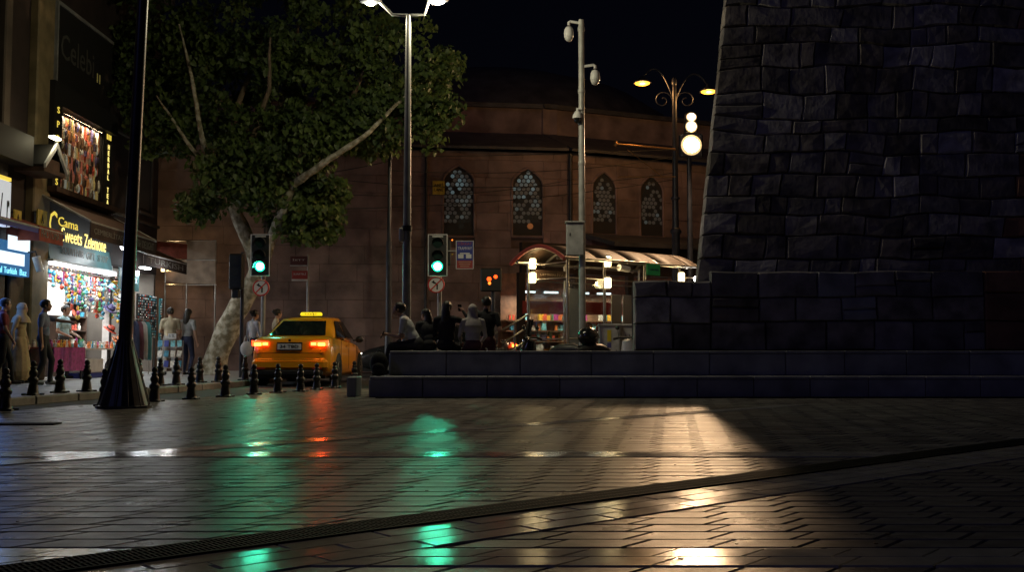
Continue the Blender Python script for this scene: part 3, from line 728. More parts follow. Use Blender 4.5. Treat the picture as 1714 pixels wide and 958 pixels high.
# ================================================================== BOLLARDS
def bollard():
    T = thing('iron_bollard','black cast iron bollard shaped like a chess piece along the plaza edge','bollard',(0,0,0),'bollards along the plaza edge')
    MB().lathe([(.105,.0),(.105,.012),(.088,.02),(.080,.05),(.066,.15),(.058,.19),(.074,.205),(.080,.235),(.070,.26),(.050,.275),(.056,.30),(.064,.325),(.062,.36),(.046,.385),(.040,.40),(.048,.41),(.048,.425),(.034,.44)],14).build('shaft','iron',T)
    MB().ell((0,0,.478),(.044,.044,.05),12,8).build('knob','iron',T)
    for k in range(4):
        t = math.pi/4+k*math.pi/2; MB().bbox((.125*math.cos(t),.125*math.sin(t),.014),(.075,.05,.028),.008,rz=t).build('foot_lug','iron',T)
    return T
BO = bollard()
front = [(8,688),(175,680),(258,673),(320,669),(377,665),(425,661),(465,658),(503,656),(530,653),(560,650),(593,646)]
for i, (x, y) in enumerate(front):
    p = G(x, y); hgt = {0:1.08}.get(i, 1.0)
    ordn = ['first','second','third','fourth','fifth','sixth','seventh','eighth','ninth']
    lb = ['black iron bollard by the short drain grate, before the flared lamp post','black iron bollard half hidden by the flared lamp post base']+['%s black iron bollard beyond the flared lamp post along the plaza edge' % o_ for o_ in ordn]
    if i == 0: BO.location = p; BO.scale = (1.05,)*3; BO['label'] = lb[0]
    else: dup(BO, p, random.uniform(-.3,.3), label=lb[i], scale=random.uniform(.97,1.04))
for i, (x, y) in enumerate([(55,662),(100,658),(145,656),(232,652),(268,646),(295,645),(334,641),(365,640),(410,637)]):
    p = G(x, y, .1); p.z = .10
    dup(BO, p, random.uniform(-.3,.3), label='%s black iron bollard of the raised sidewalk row, counted toward the tree' % ordn[i], group='bollards on the shop sidewalk', scale=random.uniform(.98,1.03))

# ================================================================== TRAFFIC SIGNALS AND SIGNS
def no_turn(T, c, flip=False, r=.205):
    s = MB().disc(c, r, (0,-1,0), 28, .012).build('sign_disc','sign_white',T,True)
    ring = []; n = 28
    m = MB(); m.tube([Vector(c)+Vector((math.cos(2*math.pi*k/n)*(r-.018),-.016,math.sin(2*math.pi*k/n)*(r-.018))) for k in range(n+1)],.019,5,cap=False); m.build('red_ring','sign_red',s)
    f = -1 if not flip else 1
    ar = MB(); P = lambda x,z: Vector(c)+Vector((x*f*r*4.4,-.018,z*r*4.4))
    for poly in ([(-.05,-.13),(-.01,-.13),(-.01,-.0),(-.05,.0)],[(-.05,.0),(-.01,.0),(.05,.045),(.05,.085),(-.03,.03)],[(.04,.02),(.12,.07),(.05,.125)]):
        ar.prism([P(x,z) for x,z in poly],(0,-.003,0))
    ar.build('arrow','ink',s,True)
    MB().box(Vector(c)+Vector((0,-.024,0)),(r*1.85,.004,.028),ry=R(-45)).build('red_slash','sign_red',s)
def signal(px, d, label, on_left=False):
    e = at(px,428,d); b = Vector((e.x+.03,d+.16,-.02)); T = thing('traffic_light',label,'traffic light',b)
    MB().lathe([(.11,0),(.11,.03),(.066,.05),(.06,.5)],12,b).build('foot','pole_dark',T); MB().tube([b+Z*.04,b+Z*3.6],.056,12).build('pole','pole_grey',T)
    hw, hh = .225, .50
    MB().bbox(e,(hw*2,.16,hh*2),.03).build('housing','signal_box',T)
    fr = MB()
    for s_ in (-1,1): fr.bbox(e+Vector((s_*hw,-.085,0)),(.022,.014,hh*2+.02),.006)
    fr.bbox(e+Vector((0,-.085,hh)),(hw*2,.013,.022),.006); fr.bbox(e+Vector((0,-.085,-hh)),(hw*2,.013,.022),.006); fr.build('white_border','white_paint',T)
    MB().box(e+Vector((0,-.088,hh-.045)),(.26,.01,.045)).build('top_label','galv',T)
    for k, zz in enumerate((.30,.0,-.27)):
        c = e+Vector((0,-.085,zz)); on = k == 2
        if on:
            lamp = MB().disc(c,.125,(0,-1,0),22,.012).build('green_lens','green_lamp',T,True); MB().disc(c+Vector((0,-.012,0)),.085,(0,-1,0),20,.006).build('lens_core','green_core',lamp,True)
            point('green_light',c+Vector((0,-.10,0)),20,(.02,1.,.52),.09,T,spot=R(120),rot=(R(-80),0,0),blend=.6)
        else: lamp = MB().disc(c,.12,(0,-1,0),20,.012).build('dark_lens','lens_off',T,True)
        v = MB(); pts = [c+Vector((math.cos(t)*.14,0,math.sin(t)*.14)) for t in [math.pi*(-.05+1.1*k_/10) for k_ in range(11)]]
        for i in range(10): 
            f0, f1 = pts[i], pts[i+1]; v.quad(f0,f1,f1+Vector((0,-.13,-.02)),f0+Vector((0,-.13,-.02)))
        v.build('visor','signal_box',T)
    return T, e
T1, e = signal(437,24.6,'traffic light glowing green in front of the leaning plane tree trunk')
no_turn(T1, at(437,482,24.5)); 
T2, e = signal(733,24.6,'traffic light glowing green beside the blue tramway warning panel')
no_turn(T2, at(730,477,24.5), flip=False)
c = at(778,427,24.6)
MB().bbox(c,(.42,.03,.68),.012).build('warning_panel','sign_blue',T2); fr = MB()
for s_ in (-1,1): fr.bbox(c+Vector((s_*.205,-.018,0)),(.018,.012,.68),.004)
for s_ in (-1,1): fr.bbox(c+Vector((0,-.018,s_*.335)),(.42,.012,.018),.004)
fr.build('panel_border','white_paint',T2); MB().box(c+Vector((0,-.017,-.23)),(.38,.006,.19)).build('red_field','sign_redder',T2)
text('lettering','DİKKAT',.12,c+Vector((0,-.021,.265)),'sign_redder',T2,width=.33,height=.085); text('lettering','TRAMVAY',.12,c+Vector((0,-.021,.155)),'sign_white',T2,width=.34,height=.07)
tr = MB(); 
for s_ in (-1,1): tr.bbox(c+Vector((s_*.095,-.02,-.035)),(.13,.008,.10),.003)
tr.bbox(c+Vector((0,-.02,.035)),(.24,.008,.03),.003); tr.build('tram_symbol','sign_white',T2)
for k in range(3): MB().box(c+Vector((0,-.022,-.175-.05*k)),(.30-.04*k,.004,.020)).build('small_print_line','canvas',T2)
MB().tube([c+Vector((-.2,.05,.1)),Vector((e.x,24.72,c.z+.1))],.018,6).build('bracket','pole_grey',T2)
sb = MB().bbox(at(752,424,24.75),(.07,.09,.62),.01).build('side_button_box','signal_box',T2); 
for py in (402,426): MB().disc(at(757,py,24.68),.018,(0,-1,0),8,.012).build('status_lamp','amber_lamp' if py<410 else 'sticker_yellow',sb,True)
# signal seen from behind, left of the trunk
e = at(396,455,25.2); b = Vector((e.x+.12,25.3,.10)); T = thing('turned_traffic_light','dark traffic light seen from behind, left of the plane tree trunk','traffic light',b)
MB().tube([b,b+Z*3.1],.05,10).build('pole','pole_dark',T); MB().bbox(e,(.34,.20,.88),.03).build('housing','signal_box',T); MB().bbox(e+Vector((0,-.03,-.55)),(.20,.16,.22),.03).build('control_box','signal_box',T)
for s_ in (.28,0,-.28): MB().bbox(e+Vector((0,-.11,s_)),(.30,.02,.22),.01).build('back_cover','signal_box',T)
# red signal over the street
e = at(822,469,27.); b = Vector((e.x+.05,27.12,-.02)); T = thing('red_traffic_light','small traffic light showing red behind the standing man','traffic light',b)
MB().tube([b,b+Z*2.9],.05,10).build('pole','pole_dark',T); MB().bbox(e,(.56,.16,.62),.03).build('housing','signal_box',T)
for dx, dz, r_, mt in ((-.05,.02,.06,'red_lamp'),(.12,.08,.05,'red_lamp'),(-.04,-.09,.04,'amber_lamp')): MB().disc(e+Vector((dx,-.085,dz)),r_,(0,-1,0),12,.01).build('lens',mt,T,True)
# bus stop flag sign
e = at(502,437,29.5); b = Vector((at(514,586,29.5).x,29.5,-.02)); T = thing('bus_stop_sign','thin grey post with two red stop name panels behind the taxi','stop sign',b)
MB().tube([b,b+Z*3.55],.035,8).build('post','pole_grey',T)
p = at(500,438,29.48); MB().bbox(p,(.50,.03,.30),.01).build('name_panel','sign_dark',T); text('lettering','İETT',.10,p+Vector((0,-.02,.04)),'sign_white',T,width=.36,height=.06); MB().box(p+Vector((0,-.018,-.12)),(.48,.006,.03)).build('panel_strip','cab',T)
p = at(502,461,29.48); MB().bbox(p,(.46,.03,.26),.01).build('name_panel','sign_redder',T); text('lettering','SUARTELİ',.10,p+Vector((0,-.02,.03)),'sign_white',T,width=.36,height=.07); MB().box(p+Vector((0,-.018,-.14)),(.46,.03,.05)).build('panel_strip','white_paint',T)

# ================================================================== PLANE TREE
def tree():
    rng = random.Random(5); D = 28.
    base = Vector((at(352,627,28.4).x,28.4,.10)); T = thing('plane_tree','large leaning plane tree with mottled pale trunk and wide dark crown','tree',base)
    P = lambda px,py,d: at(px,py,d)
    def limb(pts, rad, n=12, m_='bark', nm='limb', wob=.03):
        out = []; rr = []
        pts = [Vector(p) for p in pts]
        for i in range(len(pts)-1):
            k = max(2,int((pts[i+1]-pts[i]).length/.22))
            for j in range(k):
                t = j/k; q = pts[i].lerp(pts[i+1],t); w = mnoise.noise_vector(q*1.3)*wob; out.append(q+w); rr.append((rad[i]*(1-t)+rad[i+1]*t)*(1+.10*mnoise.noise(q*3.1)))
        out.append(pts[-1]); rr.append(rad[-1])
        m = MB().tube(out, rr, n); 
        # surface lumps
        m.v = [tuple(Vector(v)+mnoise.noise_vector(Vector(v)*3.)*.07*min(1,rad[0]*2)) for v in m.v]
        return m.build(nm, m_, T)
    fork = P(432,455,27.6)
    limb([base-Z*.1, base+Vector((.12,0,.35)), P(388,535,28.1), P(415,488,27.8), fork],[.47,.335,.285,.262,.25],18,'bark','trunk',.05)
    limb([fork-Z*.05,P(425,420,27.6),P(398,362,27.5),P(384,320,27.2),P(350,280,27.2)],[.25,.22,.17,.14,.12],12)
    limb([fork,P(455,400,27.2),P(490,310,26.2),P(540,275,25.6),P(612,228,25.2),P(690,150,25.8)],[.20,.15,.105,.08,.06,.03],12)
    limb([P(350,280,27.4),P(338,230,26.2),P(322,130,26.),P(300,40,26.4)],[.09,.07,.05,.02],9)
    limb([P(345,275,27.),P(318,245,26.2),P(262,160,25.9)],[.07,.05,.02],8)
    limb([P(384,320,27.6),P(380,260,27.5),P(400,170,27.4),P(440,60,27.6)],[.12,.10,.08,.04],9,'bark_dark')
    limb([P(455,400,27.4),P(430,290,28.4),P(470,180,28.6),P(500,40,28.8)],[.16,.13,.10,.04],9,'bark_dark')
    limb([P(490,310,27.),P(420,240,26.3),P(450,150,26.),P(452,50,26.)],[.10,.08,.06,.02],8,'bark_dark')
    limb([P(540,275,26.6),P(600,140,27.4),P(640,40,27.8)],[.09,.07,.03],8,'bark_dark')
    # clumps of leaves
    lobes = [(430,165,28.2,3.0,2.2,2.3,84),(320,130,28.,1.9,1.8,1.9,40),(560,140,27.4,2.3,2.0,2.1,72),(665,125,26.8,1.5,1.5,1.7,46),(490,325,26.9,1.15,1.3,.95,44),(400,290,26.2,1.1,.9,.75,42),(280,215,27.2,1.0,1.2,.85,26),(450,10,28.,3.8,2.6,1.8,70),(250,60,27.8,1.5,1.6,1.6,36),(610,215,26.6,1.1,1.2,.7,30),(520,375,26.8,.65,.8,.65,22),(715,195,26.4,.65,.9,.8,22),(330,345,26.8,.55,.8,.35,13),(222,150,27.4,.6,.9,.6,10),(480,240,26.,1.5,.9,.9,44),(545,330,26.8,.5,.7,.6,14)]
    V = []; Fc = []; tone = []
    shape = [(0,0),(.22,-.10),(.50,-.22),(.46,.10),(.30,.18),(.42,.50),(.12,.62),(0,1.),(-.12,.62),(-.42,.50),(-.30,.18),(-.46,.10),(-.50,-.22),(-.22,-.10)]
    shape = [(0,0),(.45,-.12),(.40,.42),(0,.95),(-.40,.42),(-.45,-.12)]
    for (px,py,d,rx,ry,rz,nc) in lobes:
        c0 = at(px,py,d)
        for _ in range(nc):
            while True:
                q = Vector((rng.uniform(-1,1),rng.uniform(-1,1),rng.uniform(-1,1)))
                if .35 < q.length < 1: break
            cc = c0+Vector((q.x*rx,q.y*ry,q.z*rz)); cr = rng.uniform(.26,.55); ct = rng.random(); n_l = int(rng.uniform(34,60)*1.15)
            for _l in range(n_l):
                while True:
                    w = Vector((rng.uniform(-1,1),rng.uniform(-1,1),rng.uniform(-1,1)))
                    if w.length < 1: break
                p = cc+Vector((w.x*cr,w.y*cr,w.z*cr*.75)); s = rng.uniform(.10,.19)
                nrm = Vector((w.x*.5+rng.gauss(0,.5),w.y*.6-.35+rng.gauss(0,.5),.45+rng.gauss(0,.5))).normalized()
                dn = Vector((rng.gauss(0,.6),rng.gauss(0,.6),-1)); dn = (dn-nrm*dn.dot(nrm)).normalized(); sd = dn.cross(nrm)
                o = len(V)
                for i,(a,b) in enumerate(shape): V.append(p+(sd*a+dn*b)*s+nrm*(abs(a)*.25*s))
                Fc += [(o,o+1,o+2,o+3),(o,o+3,o+4,o+5)]
                tone += [min(1,max(0,ct*.6+rng.random()*.5-.05))]*6
    me = bpy.data.meshes.new('crown'); me.from_pydata([tuple(v) for v in V],[],Fc); me.materials.append(MATS['leaf']); me.update()
    a = me.attributes.new('tone','FLOAT','POINT'); a.data.foreach_set('value',tone); put(me,'crown',T)
    ro = MB()
    for k in range(6):
        t = k*1.05; ro.tube([base+Vector((math.cos(t)*.3,math.sin(t)*.3,.22)),base+Vector((math.cos(t)*.52,math.sin(t)*.52,-.02))],[.14,.05],8)
    ro.build('root_flare','bark',T)
tree()

# ================================================================== TRAM SHELTER
SO = Vector((1.36,25.,0)); SU = Vector((.78,.63,0)).normalized(); SV = Vector((-SU.y,SU.x,0)); SA = math.atan2(SU.y,SU.x)
def sp(t, v, z): return SO+SU*t+SV*v+Z*z
TPF = MB().prism([sp(-.6,-.55,-.02),sp(5.2,-.55,-.02),sp(5.2,2.2,-.02),sp(-.6,2.2,-.02)],(0,0,.27)).build('tram_platform','tram_floor',None,True); tag(TPF,kind='structure')
SH = thing('tram_shelter','glass tram shelter with curved canopy and glowing wall lamps','tram shelter',sp(0,0,.25))
LEN, WID, EV, AP = 4.1, 1.5, 3.04, 3.38
posts = [(0,0),(1.25,0),(2.7,0),(4.05,0),(0,WID),(1.25,WID),(2.7,WID),(4.05,WID)]
for t,v in posts: 
    pst = MB().tube([sp(t,v,.25),sp(t,v,EV)],.038,10).build('post','steel',SH); MB().lathe([(.08,0),(.08,.02),(.05,.03)],10,sp(t,v,.25)).build('foot_plate','steel',pst)
def arc(t, k, n=12, ov=.28):    # point of the vault cross-section
    a = k/n; v = -ov+(WID+2*ov)*a; return sp(t, v, EV-.04+(AP-EV+.04)*math.sin(math.pi*a)**.9)
ts = [-.35,.75,1.85,2.95,4.05,4.55]
for i in range(5):
    for k in range(12):
        pass
    m = MB(); up = Vector((0,0,.025)); vs = []; t0, t1 = ts[i]+.03, ts[i+1]-.03
    for k in range(13): vs += [arc(t0,k),arc(t1,k)]
    nv = len(vs); vs += [v+up for v in vs]
    f = [(2*k,2*k+1,2*k+3,2*k+2) for k in range(12)]+[(nv+2*k+2,nv+2*k+3,nv+2*k+1,nv+2*k) for k in range(12)]
    f += [(2*k,2*k+2,nv+2*k+2,nv+2*k) for k in range(12)]+[(2*k+3,2*k+1,nv+2*k+1,nv+2*k+3) for k in range(12)]
    m.add(vs,f,True); m.build('roof_panel','canopy',SH)
for i,t in enumerate(ts):
    pts = [arc(t,k)-Z*.03 for k in range(13)]; MB().tube(pts,.042 if i else .055,8).build('roof_rib','rib_red' if i == 0 else 'steel',SH)
for v in (-.28,0,WID,WID+.28): MB().tube([sp(-.35,v,EV-.03),sp(4.55,v,EV-.03)],.03,8).build('eave_rail','steel',SH)
for v in (0,WID):
    for z_ in (2.55,1.05): MB().tube([sp(0,v,z_),sp(4.05,v,z_)],.018,6).build('glazing_rail','steel',SH)
for z_ in (2.55,1.05,EV-.1): MB().tube([sp(0,0,z_),sp(0,WID,z_)],.018,6).build('glazing_rail','steel',SH)
for (t0,t1,v) in ((0,1.25,WID),(1.25,2.7,WID),(2.7,4.05,WID),(0,1.25,0),(2.7,4.05,0)):
    for (z0,z1) in ((.40,1.03),(1.07,2.53)):
        MB().box((sp(t0,v,0)+sp(t1,v,0))/2+Z*(z0+z1)/2,((t1-t0)-.10,.010,z1-z0),rz=SA).build('glass_pane','clear_glass',SH)
for (z0,z1) in ((.40,1.03),(1.07,2.53)): MB().box(sp(0,WID/2,(z0+z1)/2),(.010,WID-.1,z1-z0),rz=SA).build('glass_pane','clear_glass',SH)
def sconce(p, n=''):
    hd = MB().lathe([(.06,-.13),(.085,-.11),(.085,.11),(.06,.13)],12,p).build('wall_lamp','sconce',SH)
    MB().lathe([(.05,.13),(.05,.17)],10,p).build('lamp_cap','steel',hd); MB().lathe([(.05,-.17),(.05,-.13)],10,p).build('lamp_cap','steel',hd)
for (t,v,z_) in ((0.04,WID-.13,2.98),(.04,WID-.13,2.62),(1.25,-.12,3.0),(1.25,-.12,2.46),(4.0,-.12,2.72)):
    sconce(sp(t,v,z_)); point('sconce_light',sp(t,v-.14,z_),7,(1.,.70,.32),.06,SH)
gp = sp(2.72,-.30,2.86); MB().bbox(gp,(.50,.03,.30),.01,rz=SA).build('green_sign','sign_green',SH); text('lettering','Çemberlitaş',.10,gp-SV*.02,'teal_sign',SH,(R(90),0,SA),width=.36,height=.08)
for s_ in (-.18,.18): MB().tube([gp+SU*s_+Z*.14,gp+SU*s_+Z*.22],.008,5).build('hanger','steel',SH)
for t in (3.1,3.55): 
    pp = MB().bbox(sp(t,WID-.05,1.75),(.40,.03,1.1),.01,rz=SA).build('poster_frame','steel',SH); MB().box(sp(t,WID-.07,1.75),(.35,.006,1.04),rz=SA).build('poster','poster_dim',pp)
bd = MB().bbox(sp(.75,WID-.08,2.72),(1.15,.04,.24),.01,rz=SA).build('route_board','wood_dark',SH); text('lettering','ÇEMBERLİTAŞ',.14,sp(.75,WID-.11,2.72),'canvas',bd,(R(90),0,SA),width=.9,height=.09)
ip = MB().bbox(sp(.95,.75,1.6),(.52,.06,1.5),.02,rz=SA).build('info_panel','pane_mid',SH); MB().tube([sp(.95,.75,.25),sp(.95,.75,.9)],.03,8).build('panel_leg','steel',ip)
cc = sp(1.55,-.22,2.86); cmr = MB().tube([cc-SU*.0,cc+SU*.34-Z*.03],[.085,.08],14).build('camera','white_paint',SH); MB().tube([sp(1.25,-.05,2.86),cc],.02,6).build('camera_arm','steel',cmr); MB().tube([cc+SU*.34-Z*.03,cc+SU*.40-Z*.035],[.065,.05],12).build('camera_lens','trim',cmr)
wl = sp(4.45,-.28,2.72); ar = MB().tube([sp(4.05,0,2.72),wl],.02,6).build('spot_arm','steel',SH)
for s_ in (-.09,.09): MB().ell(wl+SU*s_+Z*(s_*.4)-SV*.06,(.085,.06,.085),12,8).build('spotlight','spot_white',ar)
st = MB().bbox(sp(2.9,WID-.4,.70),(1.6,.36,.05),.015,rz=SA).build('seat','wood',SH)
for t in (2.3,3.5): MB().tube([sp(t,WID-.4,.25),sp(t,WID-.4,.69)],.03,8).build('seat_leg','steel',st)
# ramp railing at the end of the platform
a, b = at(842,552,23.2), at(880,527,24.6); a.z = max(a.z,1.0)
RL = thing('ramp_railing','sloping tubular metal handrail of the tram platform ramp','railing',(a.x,23.2,-.02))
for dz in (0,-.30,-.60): MB().tube([Vector((a.x-.35,22.9,a.z-.17+dz)),Vector((a.x,23.2,a.z+dz)),Vector((b.x+.05,24.6,b.z+dz))],.024,8).build('rail','steel',RL)
for q in (Vector((a.x-.33,22.9,a.z-.17)),Vector((b.x+.05,24.6,b.z)),Vector(((a.x+b.x)/2,23.9,(a.z+b.z)/2))): MB().tube([Vector((q.x,q.y,-.02)),q],.024,8).build('post','steel',RL)
# utility cabinets
def cabinet(px, d, w, top, label, sticker):
    x = at(px,586,d).x; T = thing('utility_cabinet',label,'cabinet',(x,d,-.02)); h = top+.02
    bd_ = MB().bbox((x,d,h/2-.02),(w,.34,h),.012).build('body','cab',T); MB().bbox((x,d,top+.01),(w+.05,.40,.05),.015).build('roof','cab',T)
    dr = MB().bbox((x,d-.175,h/2+.03),(w-.06,.015,h-.22),.006).build('door','cab',T); MB().box((x+w*.3,d-.19,h*.55),(.02,.02,.10)).build('handle','trim',dr)
    if sticker:
        MB().box((x-.02,d-.186,top-.22),(.085,.006,.24)).build('yellow_sticker','sticker_yellow',T); MB().box((x-.02,d-.186,top-.42),(.085,.006,.10)).build('blue_sticker','blue_cloth',T)
    else:
        gm = MB(); rr = random.Random(3)
        for k in range(5): gm.tube([Vector((x-.16+.09*k,d-.187,top-.55+rr.random()*.1)),Vector((x-.13+.08*k,d-.187,top-.25+rr.random()*.1)),Vector((x-.08+.08*k,d-.187,top-.45+rr.random()*.2))],.010,4)
        gm.build('graffiti','graffiti',T)
cabinet(1020,22.,.44,1.30,'grey utility cabinet with a yellow sticker on its door',True)
cabinet(1056,22.15,.50,1.30,'grey utility cabinet scrawled with black graffiti',False)

# ================================================================== SCOOTERS
def scooter(label, loc, rz, m_body, case=True, screen=True):
    # local: heading +Y, wheels on z=0
    T = thing('scooter',label,'scooter',loc,None,rz); Mx = WM[T]
    def B(mb, nm, m_, p=T):
        mb.v = [tuple(Mx@Vector(v)) for v in mb.v]; return mb.build(nm,m_,p)
    for y in (-.62,.66):
        Rm = Matrix.Rotation(R(90),3,'Y'); w = B(MB().lathe([(.13,-.05),(.20,-.055),(.245,-.03),(.245,.03),(.20,.055),(.13,.05)],20,(0,y,.245),Rm),'wheel','tyre'); B(MB().lathe([(.02,-.05),(.125,-.04),(.125,.04),(.02,.05)],16,(0,y,.245),Rm),'rim','rim',w)
    B(MB().tube([(0,-.9,.62),(0,-.7,.66),(0,-.35,.62),(0,-.12,.48),(0,-.05,.34)],[.05,.15,.17,.15,.10],12),'rear_body',m_body)
    B(MB().tube([(0,-.1,.32),(0,.2,.28),(0,.42,.30)],[.16,.17,.15],10),'floorboard',m_body)
    B(MB().tube([(0,.40,.28),(0,.46,.55),(0,.42,.85),(0,.36,1.0)],[.10,.19,.17,.10],12),'front_shield',m_body)
    B(MB().tube([(0,.9,.42),(0,.76,.53),(0,.58,.52),(0,.46,.42)],[.05,.085,.085,.05],10),'front_fender',m_body)
    B(MB().tube([(0,-.88,.76),(0,-.6,.80),(0,-.3,.79),(0,-.1,.74)],[.06,.13,.13,.08],12),'seat','seat_black')
    hb = B(MB().tube([(-.34,.28,1.02),(-.2,.36,1.05),(0,.38,1.05),(.2,.36,1.05),(.34,.28,1.02)],.018,8),'handlebar','trim')
    for s_ in (-1,1):
        B(MB().tube([(s_*.34,.28,1.02),(s_*.24,.335,1.045)],.026,8),'grip','rubber',hb); B(MB().tube([(s_*.24,.34,1.05),(s_*.30,.36,1.22)],.008,5),'mirror_stem','trim',hb); B(MB().ell((s_*.31,.36,1.25),(.07,.02,.045),10,6),'mirror','black_plastic',hb)
    B(MB().ell((0,.47,.98),(.10,.07,.08),12,8),'headlight','chrome'); B(MB().ell((0,-.93,.70),(.09,.03,.04),10,6),'tail_lamp','sign_red')
    if screen:
        m = MB(); 
        for i in range(7):
            for j in range(5):
                a_ = (i/6-.5)*1.5; z_ = 1.02+.40*j/4; r_ = .24*(1-.25*j/4); m.v.append((math.sin(a_)*r_, .34+.16*math.cos(a_)-.10*j/4, z_))
        m.f = [(i*5+j,(i+1)*5+j,(i+1)*5+j+1,i*5+j+1) for i in range(6) for j in range(4)]; m.m = [0]*24; m.sm = [True]*24
        B(m,'windscreen','glass_car')
    if case:
        cs = B(MB().ell((0,-.92,1.06),(.25,.21,.19),18,12),'top_case','black_plastic'); B(MB().bbox((0,-.86,.87),(.24,.26,.05),.015),'case_rack','trim'); B(MB().box((0,-1.12,1.04),(.16,.02,.03)),'case_latch','chrome',cs)
    B(MB().tube([(.12,-.05,.30),(.22,.0,.02)],.014,6),'side_stand','trim')
    return T
scooter('black scooter with a round top case parked behind the bench',(.70,20.75,-.02),R(62),'black_plastic')
scooter('white and black scooter parked by the utility cabinets',(2.02,20.55,-.02),R(-58),'moped_white',case=False,screen=False)

